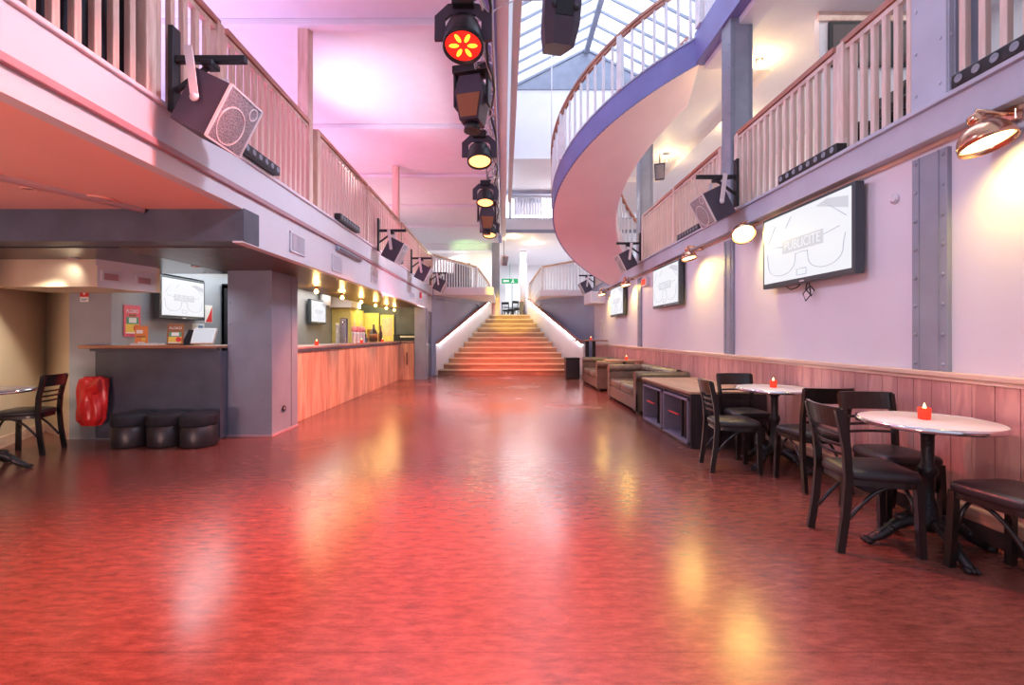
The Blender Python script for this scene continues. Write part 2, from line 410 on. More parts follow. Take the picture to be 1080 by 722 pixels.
# skylight well
S('wall_skylight', [(.14, .2, 2.5, 13, 5.05, 8.29), (4.5, 4.6, 2.5, 13, 5.8, 8.29)], 'white', label='white side walls of the skylight well', cat='wall')
mb = MB(); mb.box(.05, 6.3, 13, 13.15, 6.34, 8.29)
struct('wall_gable', mb, M['white'], 'white end wall under the glass roof', 'wall')
mb = MB(); mb.extr([(.1, 12.97, 8.27), (4.6, 12.97, 8.27), (2.33, 12.97, 9.42)], (0, .18, 0))
struct('wall_gable_top', mb, M['steel'], 'grey triangular gable under the glass roof ridge', 'wall')
S('ceiling_top', [(.05, 6.3, 12.99, 21, 6.3, 6.339)], 'white', label='white ceiling over the far top gallery')
S('trim_8', [(.05, 6.3, 15.8, 16.1, 6.17, 6.3)], 'beam', .01, 'pale cross beam above the far top gallery', 'beam')
def roof_pt(t, y, off=0.):   # t 0 eave .14 -> 1 ridge 2.33 -> 2 eave 4.5
    if t <= 1: return (.14 + 2.19 * t, y, 8.29 + 1.12 * t + off)
    return (2.33 + 2.19 * (t - 1), y, 9.41 - 1.12 * (t - 1) + off)
for nm, a, b in (('window_1', 0, 1), ('window_2', 1, 2)):
    mb = MB(); p = [roof_pt(a, 2.5, .03), roof_pt(b, 2.5, .03), roof_pt(b, 13, .03), roof_pt(a, 13, .03)]
    mb.extr(p, (0, 0, .02))
    win = struct(nm, mb, M['pane'], 'sloping glass roof pane of the skylight, %s pitch' % ('beam-side' if a == 0 else 'gallery-side'), 'window')
    mb = MB(); y = 12.95
    while y > 2.5:
        mb.bar([roof_pt(a, y), roof_pt(b, y)], .035, .06); y -= .52
    win2 = mb.build('glazing_bar', M['steel'], win)
    if a == 0:
        mb = MB(); mb.box(2.26, 2.4, 2.5, 13, 9.28, 9.4, bev=.01); mb.build('ridge_beam', M['steel'], win)

# bar-side balcony: slab, fascia, soffits
S('floor_balcony', [(-8, -2.3, -2, 14.4, 2.55, 2.79), (-8, -.35, 14.4, 24, 2.55, 2.79)], 'ceil', label='floor slab of the bar-side balcony')
mb = MB(); mb.box(-2.33, -2.26, -2, 14.35, 2.52, 2.77, bev=.004); mb.box(-2.34, -2.235, -2, 14.35, 2.765, 2.795, bev=.006)
struct('trim_9', mb, M['fascia'], 'pale lilac upper fascia board of the bar-side balcony', 'fascia')
S('trim_10', [(-2.32, -2.235, -2, 14.3, 2.475, 2.52)], 'ridge', .006, 'dusty rose strip running along the balcony fascia', 'moulding')
mb = MB(); mb.box(-2.36, -2.268, -2, 3.95, 2.35, 2.475); mb.box(-2.36, -2.268, 3.95, 13.4, 2.06, 2.475)
struct('trim_11', mb, M['fascia'], 'pale lower fascia of the balcony, deeper above the bar', 'fascia')
S('ceiling_porch', [(-8, -2.36, -2, 3.95, 2.35, 2.42)], 'soffit', label='low ceiling under the balcony beside the camera, floor bounce painted in as salmon')
mb = MB(); mb.tube([(-4.85, -.5, 2.335), (-3.12, 3.93, 2.335)], .028, 8)
struct('trim_12', mb, M['white'], 'pale cable conduit crossing the low porch ceiling', 'conduit')
mb = MB(); mb.box(-8, -2.262, 3.95, 4.2, 2.07, 2.36, bev=.004)
struct('trim_13', mb, M['dark'], 'charcoal downstand beam in front of the bar', 'beam')
S('ceiling_alcove', [(-8, -3.55, 4.2, 5.95, 2.06, 2.12), (-8, -4.75, 5.9, 7.2, 2.06, 2.12)], 'black_gloss', label='glossy black low ceiling in front of the small counter')
S('ceiling_bar_edge', [(-3.56, -2.36, 4.2, 13.05, 2.06, 2.12)], 'soffitwood', label='dark wood soffit with bulbs above the bar counter', cat='ceiling')
S('ceiling_bar', [(-4.9, -3.55, 5.9, 14.2, 2.36, 2.42), (-3.6, -3.55, 5.9, 14.2, 2.12, 2.36)], 'ceil', label='white ceiling behind the bar')
# walls round the alcove and the bar
def wallseg(mb, a, b, z0, z1, th=.12, side=1):
    a, b = Vector(a), Vector(b); d = (b - a).normalized(); n = Vector((-d.y, d.x)) * side * th
    mb.prism([tuple(a), tuple(b), tuple(b + n), tuple(a + n)], z0, z1)
mb = MB(); wallseg(mb, (-4.95, 3.6), (-6.03, 5.98), 0, 2.06, side=1); wallseg(mb, (-6.03, 5.98), (-5.26, 5.5), 0, 2.06, side=1)
struct('wall_alcove', mb, M['cream'], 'cream wall of the alcove behind the single black chair', 'wall')
mb = MB(); wallseg(mb, (-4.95, 3.6), (-6.03, 5.98), 0, .12, .015, -1); wallseg(mb, (-6.03, 5.98), (-5.26, 5.5), 0, .1, .012, -1)
struct('baseboard_alcove', mb, M['wcap'], 'pale skirting at the foot of the cream alcove wall', 'baseboard')
mb = MB(); mb.box(-5.26, -4.75, 5.5, 5.62, 0, 2.06); mb.box(-4.87, -4.75, 5.62, 14.1, 0, 2.4)
struct('wall_bar', mb, M['greywall'], 'grey painted wall behind the bar carrying two screens', 'wall')
mb = MB(); mb.box(-4.87, -2.6, 14.1, 14.22, 0, 2.4)
struct('wall_bar_end', mb, M['dark'], 'charcoal end wall of the bar', 'wall')
mb = MB(); mb.prism([(-5.5, 4.82), (-4.3, 4.82), (-4.16, 5.42), (-4.16, 5.5), (-5.5, 5.5)], 1.77, 2.06)
struct('trim_14', mb, M['cream'], 'cream boxed bulkhead with two air vents above the small counter', 'bulkhead')
mb = MB(); mb.prism([(-4.305, 4.81), (-4.15, 5.42), (-4.145, 5.415), (-4.3, 4.805)], 1.765, 1.985); mb.prism([(-4.31, 4.8), (-4.14, 5.43), (-4.13, 5.42), (-4.3, 4.79)], 1.99, 2.06)
struct('trim_15', mb, M['fascia'], 'pale grey face of the bulkhead with two air vents', 'bulkhead')
# riveted grey pillar
mb = MB(); mb.box(-3.42, -2.87, 5.62, 6.32, 0, 2.06, bev=.006)
mb.box(-2.872, -2.862, 6.12, 6.14, 0, 2.06)
rivets(mb, [(x, 5.617, .1 + .26 * i) for i in range(8) for x in (-3.39, -2.9)], (0, 1, 0), .012)
struct('column_7', mb, M['pillar'], 'big square riveted slate grey pillar beside the bar counter', 'column')
mb = MB(); mb.box(-3.43, -2.86, 5.61, 6.33, 0, .03, bev=.004)
struct('baseboard_pillar', mb, M['ridge'], 'thin worn red base edge round the slate grey pillar', 'baseboard')
mb = MB(); mb.box(-2.58, -2.262, 13.05, 13.4, 0, 2.06, bev=.006)
struct('column_8', mb, M['steel'], 'slim grey pillar at the far end of the bar', 'column')
S('wall_passage', [(-2.6, -2.3, 13.4, 14.4, 2.0, 2.55), (-2.6, -2.27, 13.4, 13.5, 0, 2.0)], 'fascia', label='pale wall over the dark door beyond the bar', cat='wall')
mb = MB(); mb.box(-2.36, -2.31, 13.52, 14.3, 0, 2.0, bev=.004)
d = struct('door_1', mb, M['doord'], 'dark glossy door between the bar and the staircase', 'door')
mb = MB(); mb.tube([(-2.29, 13.62, .95), (-2.26, 13.62, .95), (-2.26, 13.74, .95)], .012); mb.build('door_handle', M['chrome'], d)
# ceiling over the balcony with shallow beams, edge beam along the open hall
S('ceiling', [(-8, .05, -2, 21, 4.95, 5.05), (-8, 4, 16, 24, 4.96, 5.06)], 'ceil', label='white ceiling over balcony and hall')
for i, y in enumerate((2.75, 5.3, 7.95, 10.4, 12.8, 15.2)):
    S('trim_%d' % (16 + i), [(-8, -.2, y, y + .12, 4.87, 4.95)], 'ceil', .01, 'shallow white ceiling batten, number %d from the camera' % (i + 1), 'batten')
mb = MB(); mb.box(-.1, .045, -2, 17.5, 4.86, 5.2, bev=.006); mb.box(.1, .14, 2.5, 13, 5.05, 8.29)
struct('trim_22', mb, M['white'], 'long white beam beside the lighting truss at the edge of the glass roof', 'beam')
S('trim_23', [(-.22, -.1, -2, 17.5, 4.82, 4.95)], 'violet', .006, 'violet steel flange beside the long white beam', 'beam')
S('trim_24', [(-8, -.2, 18.3, 18.5, 4.7, 4.95)], 'ceil', .01, 'far cross beam over the stair landing', 'beam')
mb = MB(); mb.box(-2.44, -2.31, 5.36, 5.5, 2.79, 4.95, bev=.008)
struct('column_9', mb, M['balpine'], 'square timber post standing in the balcony railing up to the ceiling', 'column')
mb = MB(); mb.box(-2.44, -2.31, 9.9, 10.04, 2.79, 4.95, bev=.008)
struct('column_10', mb, M['balpine'], 'second timber post of the balcony, further along towards the stairs', 'column')

# grand stairs
def lerp(a, b, t): return a + (b - a) * t
st = thing('staircase', 'wide flared staircase narrowing upward between two lit walls', 'staircase', (0, 14.55, 0))
NS = 12; rise = 2.07 / NS
def edge(side, y):
    t = (y - 14.55) / 3.45
    return lerp(-2.12, -.44, t) if side < 0 else lerp(2.3, .84, t)
for i in range(NS):
    y0 = 14.55 + 3.45 * i / NS; y1 = 18.15
    mb = MB(Matrix.Translation((0, -14.55, 0)))
    a0, a1, b0, b1 = edge(-1, y0), edge(-1, min(y0 + .5, 18)), edge(1, min(y0 + .5, 18)), edge(1, y0)
    y2 = min(y0 + .5, 18.15)
    poly = [(a0, y0), (b1, y0), (b0, y2), (a1, y2)]
    mb.prism(poly, i * rise if i else 0, (i + 1) * rise - .03)
    s_ = mb.build('step', M['step'], st)
    mb = MB(Matrix.Translation((0, -14.55, 0)))
    mb.prism([(a0, y0 - .03), (b1, y0 - .03), (b1, y0 + .07), (a0, y0 + .07)], (i + 1) * rise - .035, (i + 1) * rise)
    mb.prism([(a0, y0 + .07), (b1, y0 + .07), (b0, y2), (a1, y2)], (i + 1) * rise - .03, (i + 1) * rise - .004)
    mb.build('nosing', M['nosing'], s_)
S('floor_landing', [(-2, 3.2, 18.05, 24, 1.9, 2.07)], 'floor', label='landing at the head of the grand stairs')
# low white walls lit from under their handrails, slate blue flank walls behind
def slope_wall(name, a, b, za, zb, th, mat, label):
    a, b = Vector(a), Vector(b); d = (b - a).normalized(); n = Vector((-d.y, d.x)) * th
    lo = [(a.x, a.y, 0), (b.x, b.y, 0), (b.x + n.x, b.y + n.y, 0), (a.x + n.x, a.y + n.y, 0)]
    hi = [(a.x, a.y, za), (b.x, b.y, zb), (b.x + n.x, b.y + n.y, zb), (a.x + n.x, a.y + n.y, za)]
    mb = MB(); mb.hexa(lo, hi); return struct(name, mb, M[mat], label, 'wall')
for sd, a, b, w in ((-1, (-2.17, 14.5), (-.5, 18.0), 'bar side'), (1, (2.5, 14.45), (.92, 18.0), 'TV-wall side')):
    slope_wall('wall_stair_' + ('left' if sd < 0 else 'right'), a, b, .98, 2.72, .07 * (1 if sd < 0 else -1), 'white', 'low white wall lit by a white strip beside the stairs, ' + w)
    rl = thing('handrail', 'pink wooden handrail with glowing white strip beneath, %s of the stairs' % w, 'handrail', (a[0], a[1], .98))
    A, B = Vector((0, 0, .02)), Vector((b[0] - a[0], b[1] - a[1], 1.76))
    mb = MB(); off = Vector((.02 * -sd, 0, 0)); mb.bar([A + off, B + off], .12, .04); mb.build('rail', M['rail'], rl)
    mb = MB(); off = Vector((.045 * -sd, 0, -.035)); mb.bar([A + off, B + off], .02, .012); mb.build('light_strip', M['ledstrip'], rl)
FL = [(-2.3, 14.4), (-1.05, 17.0), (-.6, 18.0)]
FR = [(2.95, 14.95), (1.42, 17.0), (1.0, 18.0)]
for sd, F_, w in ((1, FL, 'bar side'), (-1, FR, 'TV-wall side')):
    mb = MB(); wallseg(mb, F_[0], F_[1], 0, 2.42, .15, sd)
    a, b = Vector(F_[1]), Vector(F_[2]); d = (b - a).normalized(); n = Vector((-d.y, d.x)) * sd * .15
    mb.hexa([(*a, 0), (*b, 0), (*(b + n), 0), (*(a + n), 0)], [(*a, 2.42), (*b, 2.1), (*(b + n), 2.1), (*(a + n), 2.42)])
    struct('wall_flank_' + ('left' if sd > 0 else 'right'), mb, M['flank'], 'slate blue wall rising behind the handrail, ' + w, 'wall')
    mb = MB(); a = Vector(F_[0]); b = Vector(F_[1]); d = (b - a).normalized(); n = Vector((-d.y, d.x)) * sd
    p = lambda v, k: tuple(v + n * k)
    mb.hexa([(*p(a, -.05), 2.42), (*p(b, -.05), 2.42), (*p(b, .2), 2.42), (*p(a, .2), 2.42)], [(*p(a, -.05), 2.79), (*p(b, -.05), 2.79), (*p(b, .2), 2.79), (*p(a, .2), 2.79)])
    c = Vector(F_[2])
    mb.hexa([(*p(b, -.05), 2.42), (*p(c, -.05), 2.05), (*p(c, .2), 2.05), (*p(b, .2), 2.42)], [(*p(b, -.05), 2.79), (*p(c, -.05), 2.3), (*p(c, .2), 2.3), (*p(b, .2), 2.79)])
    struct('trim_%d' % (25 if sd > 0 else 26), mb, M['flank'], 'slate blue edge band under the stair-head railing, ' + w, 'fascia')
# far hall behind the landing
S('floor_far_gallery', [(1.2, 6.3, 15.25, 24, 2.6, 2.79)], 'ceil', label='floor behind the railing at the TV-wall side of the stairs')
S('wall_far', [(-8, -.5, 20.5, 20.6, 2.79, 4.95), (-.5, 6.3, 24, 24.1, 2.07, 4.96)], 'white', label='white end wall behind the stair landing')
mb = MB(); mb.box(-.5, -.19, 18.1, 18.4, 2.07, 4.95, bev=.01)
struct('column_11', mb, M['steel'], 'blue-grey column at the head of the stairs', 'column')
mb = MB(); mb.box(-.51, -.18, 18.08, 18.12, 2.07, 2.75, bev=.004)
struct('trim_27', mb, M['wains'], 'pink wood panel on the foot of the stair-head column', 'panel')
mb = MB(); mb.lathe([(.12, 2.07), (.12, 3.2), (.16, 3.6), (.16, 4.3), (.13, 4.5), (.13, 4.96)], (.82, 20, 0), 20)
struct('column_12', mb, M['white'], 'round white column beyond the stair landing', 'column')
S('trim_28', [(.05, 6.3, 16.0, 16.12, 4.98, 5.36)], 'white', .01, 'white fascia of the far top gallery', 'fascia')
S('trim_29', [(.05, 6.3, 15.96, 16.0, 4.86, 4.98), (.05, 6.3, 15.97, 16.0, 5.36, 5.39)], 'steel', .004, 'dark steel line under the far top gallery', 'beam')
S('floor_far_top', [(.05, 6.3, 16.12, 21, 5.1, 5.3)], 'white', label='floor of the far top gallery')
S('wall_far_top', [(.05, 6.3, 20.5, 20.6, 5.3, 6.34)], 'white', label='white wall behind the far top gallery')
mb = MB(); mb.box(.05, .75, 23.9, 23.98, 2.75, 4.2); mb.box(.05, .75, 23.9, 23.98, 2.12, 2.7)
w = struct('window_3', mb, M['farwin'], 'bright glazed doorway at the end of the landing', 'window')  # emissive panes put in for the brightness of the doorway
mb = MB(); mb.box(0, .8, 23.86, 23.92, 2.69, 2.76); mb.box(.38, .42, 23.86, 23.92, 2.1, 4.2); mb.build('window_frame', M['steel'], w)
mb = MB(); mb.box(-1.55, -.85, 20.42, 20.48, 3.0, 4.0)
w = struct('window_4', mb, M['farwin'], 'bright window behind the stair-head railing on the bar side', 'window')
mb = MB(); mb.box(-1.6, -.8, 20.4, 20.45, 2.96, 3.0); mb.box(-1.22, -1.18, 20.4, 20.45, 3.0, 4.0); mb.build('window_frame', M['white'], w)
for k, (y0, y1) in enumerate(((6.3, 7.2), (8.2, 9.0), (11.3, 12.2))):
    mb = MB(); mb.box(6.16, 6.2, y0, y1, 3.3, 4.4)
    w = struct('window_%d' % (5 + k), mb, M['farwin'], 'bright gallery window glimpsed between the balusters, number %d' % (k + 1), 'window')
    mb = MB(); mb.box(6.12, 6.18, y0 - .05, y1 + .05, 4.4, 4.46); mb.box(6.12, 6.18, (y0 + y1) / 2 - .02, (y0 + y1) / 2 + .02, 3.3, 4.4); mb.build('window_frame', M['white'], w)
# ------------------------------------------------------------------ railings
def baluster_mesh(h, w, mat, name='baluster'):
    mb = MB(); hw = w / 2
    mb.box(-hw, hw, -hw, hw, .0, h, bev=w * .12); return mb.mesh(name, M[mat])
_bm = {}
def bal(h, w, mat):
    k = (round(h, 3), w, mat)
    if k not in _bm: _bm[k] = baluster_mesh(h, w, mat)
    return _bm[k]
def railing(label, a, b, z0, z1, h=.95, w=.042, space=.115, posts=(0, 1), bm='balus', rm='rail', group=None, pw=.085, rw=.075, name='railing', subrail=True):
    """straight or sloping baluster railing from a to b (plan), foot heights z0->z1"""
    A = Vector((a[0], a[1], z0)); B = Vector((b[0], b[1], z1)); V = B - A; L = V.length
    t = thing(name, label, 'railing', A, 0, group); ang = math.atan2(V.y, V.x)
    mb = MB(); mb.bar([Vector((0, 0, h)), V + Vector((0, 0, h))], rw, .05); mb.build('handrail', M[rm], t)
    if subrail:
        mb = MB(); mb.bar([Vector((0, 0, h - .055)), V + Vector((0, 0, h - .055))], rw * .62, .04); mb.build('top_rail', M[bm], t)
    n = max(2, round(Vector((V.x, V.y, 0)).length / space)); me = bal(h - .03, w, bm)
    pset = [p * L for p in posts]
    for i in range(n + 1):
        f = i / n
        if any(abs(f * L - q) < pw * .5 + w * .5 + .005 for q in pset): continue
        share('baluster', me, t, V * f, ang)
    for p in posts:
        mb = MB(); mb.box(-pw / 2, pw / 2, -pw / 2, pw / 2, 0, h + .0, bev=.006)
        mb.build('newel_post', M[bm], t, V * p, ang)
    return t
XL = -2.3
secs = [(1.55, 2.96, 'behind the black cloth nearest the camera'), (2.96, 3.68, 'short length behind the big tilted loudspeaker'),
        (3.68, 5.36, 'from the big loudspeaker to the tall timber post'), (5.5, 7.6, 'just past the tall timber post'),
        (7.6, 9.9, 'behind the second loudspeaker'), (10.04, 12.1, 'behind the third loudspeaker'), (12.1, 14.35, 'reaching the corner by the stairs')]
for y0, y1, w in secs:
    railing('pine baluster railing of the bar-side balcony, ' + w, (XL, y0 + .045), (XL, y1 - .045), 2.79, 2.79, h=.95, posts=(1,) if y0 > 2 and abs(y0 - 5.5) > .1 and abs(y0 - 10.04) > .1 else (0, 1), bm='balpine', group='balcony railing sections')
XR = 2.99
for y0, y1, w, ps in ((1.2, 3.0, 'beside the lilac column, dark backdrop behind', (0,)), (3.3, 4.05, 'short length beside the lilac column above the biggest screen', (1,)), (4.05, 5.85, 'long length in front of the gallery pictures', (1,)),
                  (6.2, 8.0, 'behind the tilted loudspeaker past the tall column', (0, 1)), (8.0, 9.8, 'ending at the rear steel column', (1,)), (12.25, 14.9, 'glimpsed past the curved staircase', (0, 1))):
    railing('red-capped railing of the TV-wall gallery, ' + w, (XR, y0 + .045), (XR, y1 - .045), 2.79, 2.79, h=1.03, posts=ps, bm='balus', group='gallery railing sections', space=.118)
def lpt(F_, k): return (lerp(F_[1][0], F_[2][0], k), lerp(F_[1][1], F_[2][1], k))
railing('pale railing at the stair head, bar side, long straight part', FL[0], FL[1], 2.79, 2.79, h=1.03, bm='whitebal', rm='railpale', space=.165, group='stair-head railings')
railing('short sloping railing descending to the landing, bar side', lpt(FL, .08), FL[2], 2.75, 2.25, h=1.03, bm='whitebal', rm='railpale', space=.165, posts=(1,), group='stair-head railings')
railing('yellow-lit railing at the stair head, TV-wall side, long part', FR[1], FR[0], 2.79, 2.79, h=1.03, bm='whitebal', rm='railpale', space=.165, posts=(0,), group='stair-head railings')
railing('short sloping railing descending to the landing, TV-wall side', lpt(FR, .08), FR[2], 2.75, 2.25, h=1.03, bm='whitebal', rm='railpale', space=.165, posts=(1,), group='stair-head railings')
railing('white railing of the far top gallery above the landing', (.2, 16.06), (4.4, 16.06), 5.36, 5.36, h=.82, bm='whitebal', rm='whitebal', space=.1, w=.036, rw=.05)
railing('pink-lit railing on the top floor edge above the gallery', (2.95, 6.78), (2.95, 3.6), 5.86, 5.86, h=1.0, bm='whitebal', rm='rail', posts=(0,), space=.12, pw=.16)

# ------------------------------------------------------------------ curved staircase
cx, cy, RR, a0, a1 = 3.621, 9.418, 2.611, -1.002, 1.434
def hz(t): return 2.81 + 2.695 * t
def cp(t, r, dz=0.):
    a = a0 + (a1 - a0) * t
    return Vector((cx - r * math.cos(a), cy - r * math.sin(a), hz(t) + dz))
cs = thing('curved_staircase', 'curved staircase with smooth underside tinted pink for floor bounce sweeping from gallery to top floor', 'staircase', (cx, cy, 0))
O = Matrix.Translation((-cx, -cy, 0)); T0, T1 = -.09, .95; RI = RR - 1.34; NT = 72
def band(fn_list):
    """closed strip swept along t; fn_list(t) gives section points"""
    mb = MB(O); rings = []
    for i in range(NT + 1):
        t = lerp(T0, T1, i / NT); rings.append([mb._v(p) for p in fn_list(t)])
    n = len(rings[0])
    for i in range(NT):
        for k in range(n):
            f = mb.bm.faces.new((rings[i][k], rings[i][(k + 1) % n], rings[i + 1][(k + 1) % n], rings[i + 1][k])); f.smooth = False
    mb.bm.faces.new(rings[0][::-1]); mb.bm.faces.new(rings[-1]); return mb
def smooth(o):
    for p in o.data.polygons: p.use_smooth = True
    md = o.modifiers.new('edge', 'EDGE_SPLIT'); md.split_angle = R(40)
    return o
smooth(band(lambda t: [cp(t, RI + .03, .0), cp(t, RR - .02, .0), cp(t, RR - .02, .08), cp(t, RI + .03, .08)]).build('soffit', M['pink'], cs))
smooth(band(lambda t: [cp(t, RR - .03, .0), cp(t, RR + .004, .0), cp(t, RR + .004, .4), cp(t, RR - .03, .4)]).build('stringer', M['violet'], cs))
smooth(band(lambda t: [cp(t, RI, .0), cp(t, RI + .05, .0), cp(t, RI + .05, .34), cp(t, RI, .34)]).build('stringer', M['pink'], cs))
smooth(band(lambda t: [cp(t, RR - .05, .4), cp(t, RR + .02, .4), cp(t, RR + .02, .43), cp(t, RR - .05, .43)]).build('stringer_cap', M['beam'], cs))
smooth(band(lambda t: [cp(t, RR - .04, 1.29), cp(t, RR + .04, 1.29), cp(t, RR + .04, 1.34), cp(t, RR - .04, 1.34)]).build('handrail', M['rail'], cs))
smooth(band(lambda t: [cp(t, RR - .025, 1.24), cp(t, RR + .025, 1.24), cp(t, RR + .025, 1.285), cp(t, RR - .025, 1.285)]).build('top_rail', M['rail'], cs))
smooth(band(lambda t: [cp(t, RI - .03, 1.2), cp(t, RI + .04, 1.2), cp(t, RI + .04, 1.25), cp(t, RI - .03, 1.25)]).build('handrail', M['rail'], cs))
me = bal(.86, .036, 'whitebal'); nb = 37
for i in range(nb):
    t = lerp(-.06, .93, i / (nb - 1)); p = cp(t, RR, .41) - Vector((cx, cy, 0)); share('baluster', me, cs, p, -(a0 + (a1 - a0) * t))
me2 = bal(.9, .036, 'whitebal')
for i in range(22):
    t = lerp(-.06, .93, i / 21); p = cp(t, RI + .02, .32) - Vector((cx, cy, 0)); share('baluster', me2, cs, p, -(a0 + (a1 - a0) * t))
for t in (.52, .76):
    mb = MB(); mb.box(-.045, .045, -.045, .045, 0, .88, bev=.006); mb.build('newel_post', M['whitebal'], cs, cp(t, RR, .41) - Vector((cx, cy, 0)), -(a0 + (a1 - a0) * t))
NTR = 15
for i in range(NTR):
    t = lerp(-.02, .93, i / NTR); t2 = t + .98 / NTR
    mb = MB(O); p = [cp(t, RI + .05), cp(t, RR - .03), cp(t2, RR - .03), cp(t2, RI + .05)]; z = hz(t) + .24
    mb.hexa([(q.x, q.y, z - .04) for q in p], [(q.x, q.y, z) for q in p]); mb.build('tread', M['step'], cs)

# ------------------------------------------------------------------ cafe chairs
def make_chair(label):
    """faces +X, origin on the floor under the seat centre"""
    t = thing('cafe_chair', label, 'chair', group='black cafe chairs')
    # seat: rounded trapezoid cushion
    def outline(s, n=40):
        pts = []
        for k in range(n):
            a = 2 * PI * k / n; c_, s_ = math.cos(a), math.sin(a); e = .42
            x = math.copysign(abs(c_) ** e, c_) * .205; y = math.copysign(abs(s_) ** e, s_) * (.185 + .02 * x / .2)
            pts.append((x * s, y * s))
        return pts
    mb = MB(); rings = []
    for s_, z in ((.93, .415), (.98, .42), (1., .435), (.99, .452), (.95, .466), (.8, .476), (.5, .481), (.2, .483)):
        rings.append([mb._v((x, y, z)) for x, y in outline(s_)])
    for a, b in zip(rings, rings[1:]):
        for k in range(40):
            f = mb.bm.faces.new((a[k], a[(k + 1) % 40], b[(k + 1) % 40], b[k])); f.smooth = True
    mb.bm.faces.new(rings[0][::-1]); mb.bm.faces.new(rings[-1]); mb.build('seat', M['blackleather'], t)
    mb = MB(); o = outline(.955); i_ = outline(.86)
    for k in range(40):
        k2 = (k + 1) % 40
        mb.hexa([(*o[k], .385), (*o[k2], .385), (*i_[k2], .385), (*i_[k], .385)], [(*o[k], .42), (*o[k2], .42), (*i_[k2], .42), (*i_[k], .42)])
    mb.build('seat_frame', M['blackwood'], t)
    for sy in (-1, 1):
        mb = MB(); mb.bar([(.165, sy * .165, .42), (.172, sy * .17, .2), (.178, sy * .176, 0)], .036, .036, up=(1, 0, 0)); mb.build('leg', M['blackwood'], t)
        mb = MB()
        mb.bar([(-.235, sy * .175, 0), (-.205, sy * .172, .22), (-.19, sy * .17, .43), (-.2, sy * .172, .6), (-.24, sy * .178, .8), (-.246, sy * .179, .825)], .028, .04, up=(1, 0, 0))
        mb.build('leg', M['blackwood'], t)
        mb = MB(); pts = []   # bentwood arch brace between the legs on this side
        for k in range(13):
            u = k / 12; x = lerp(-.2, .15, u); z = .16 + .225 * math.sin(PI / 2 * min(1, u * 1.35)) ; pts.append((x, sy * .15, z))
        mb.tube(pts, .011, 7); mb.build('brace', M['blackwood'], t)
    mb = MB(); mb.tube([(.155, lerp(-.15, .15, k / 12), .24 + .145 * math.sin(PI * k / 12) ** .5) for k in range(13)], .011, 7); mb.build('brace', M['blackwood'], t)
    def curved(z0, z1, th, bow, ext):
        mb = MB(); n = 10; rings = []
        for k in range(n + 1):
            y = lerp(-.165 - ext, .165 + ext, k / n); d = -bow * (1 - (y / (.165 + ext)) ** 2)
            x0 = lerp(-.2, -.24, (z0 - .6) / .2) + d; x1 = lerp(-.2, -.24, (z1 - .6) / .2) + d
            rings.append([mb._v(p) for p in ((x0 - th / 2, y, z0), (x0 + th / 2, y, z0), (x1 + th / 2, y, z1), (x1 - th / 2, y, z1))])
        for a, b in zip(rings, rings[1:]):
            for k in range(4): f = mb.bm.faces.new((a[k], a[(k + 1) % 4], b[(k + 1) % 4], b[k]))
        mb.bm.faces.new(rings[0][::-1]); mb.bm.faces.new(rings[-1]); return mb
    curved(.715, .838, .02, .035, .022).build('top_rail', M['blackwood'], t)
    for z in (.55, .602, .654): curved(z, z + .017, .014, .03, 0).build('slat', M['blackwood'], t)
    return t
ch = make_chair('black cafe chair nearest the camera, side-on with its slatted back to the dance floor')
ch.location = (2.2, 2.76, 0); ch.rotation_euler = (0, 0, R(-10))
dup(ch, (2.645, 3.1, 0), R(-92), 'black cafe chair against the wainscot behind the nearest marble table')
dup(ch, (2.6, 2.3, 0), R(93), 'black cafe chair cut by the picture edge, only its seat showing')
dup(ch, (2.15, 4.29, 0), R(-8), 'black cafe chair beside the low cabinet, seat catching yellow light')
dup(ch, (2.53, 4.77, 0), R(-90), 'black cafe chair behind the further marble table, back to the cabinet')
dup(ch, (2.57, 3.84, 0), R(88), 'black cafe chair between the two marble tables, seen from behind')
dup(ch, (-5.1, 4.86, 0), R(196), 'single black cafe chair by the cream alcove wall')

# ------------------------------------------------------------------ marble bistro tables
def make_table(label):
    t = thing('bistro_table', label, 'table', group='round bistro tables')
    mb = MB(); mb.lathe([(0, .728), (.325, .728), (.332, .733), (.332, .748), (.326, .752), (0, .752)], n=56); mb.build('table_top', M['marble'], t)
    mb = MB(); mb.lathe([(.333, .722), (.341, .724), (.344, .737), (.341, .75), (.333, .752), (.333, .722)], n=56); mb.build('metal_rim', M['chrome'], t)
    mb = MB(); mb.lathe([(.13, .72), (.12, .7), (.05, .69), (.032, .66), (.03, .5), (.046, .47), (.05, .45), (.036, .42), (.034, .3), (.05, .26), (.055, .2), (.075, .17), (.07, .12), (.05, .1)], n=20); mb.build('pedestal', M['iron'], t)
    for k in range(4):
        mt = Matrix.Rotation(PI / 2 * k, 4, 'Z'); mb = MB(mt)
        mb.tube([(.03, 0, .15), (.1, 0, .155), (.17, 0, .12), (.23, 0, .065), (.285, 0, .035), (.315, 0, .02)], [.035, .036, .032, .028, .026, .015], 10)
        for a in (-.022, 0, .022): mb.ball((.315, a, .018), .019, 1.5, .7, .9, 8)
        mb.ball((.13, 0, .17), .028, 1.6, 1, .8, 8); mb.ball((.2, .02, .1), .02, n=8); mb.ball((.2, -.02, .1), .02, n=8)
        mb.build('foot', M['iron'], t)
    return t
tb = make_table('round marble bistro table nearest the camera with cast-iron claw feet')
tb.location = (2.51, 2.7, 0); tb.rotation_euler = (0, 0, R(-10))
dup(tb, (2.6, 4.38, 0), R(30), 'second round marble bistro table, next to the low cabinet')
dup(tb, (-4.8, 4.2, 0), R(20), 'round bistro table cut by the picture edge beside the cream alcove wall')

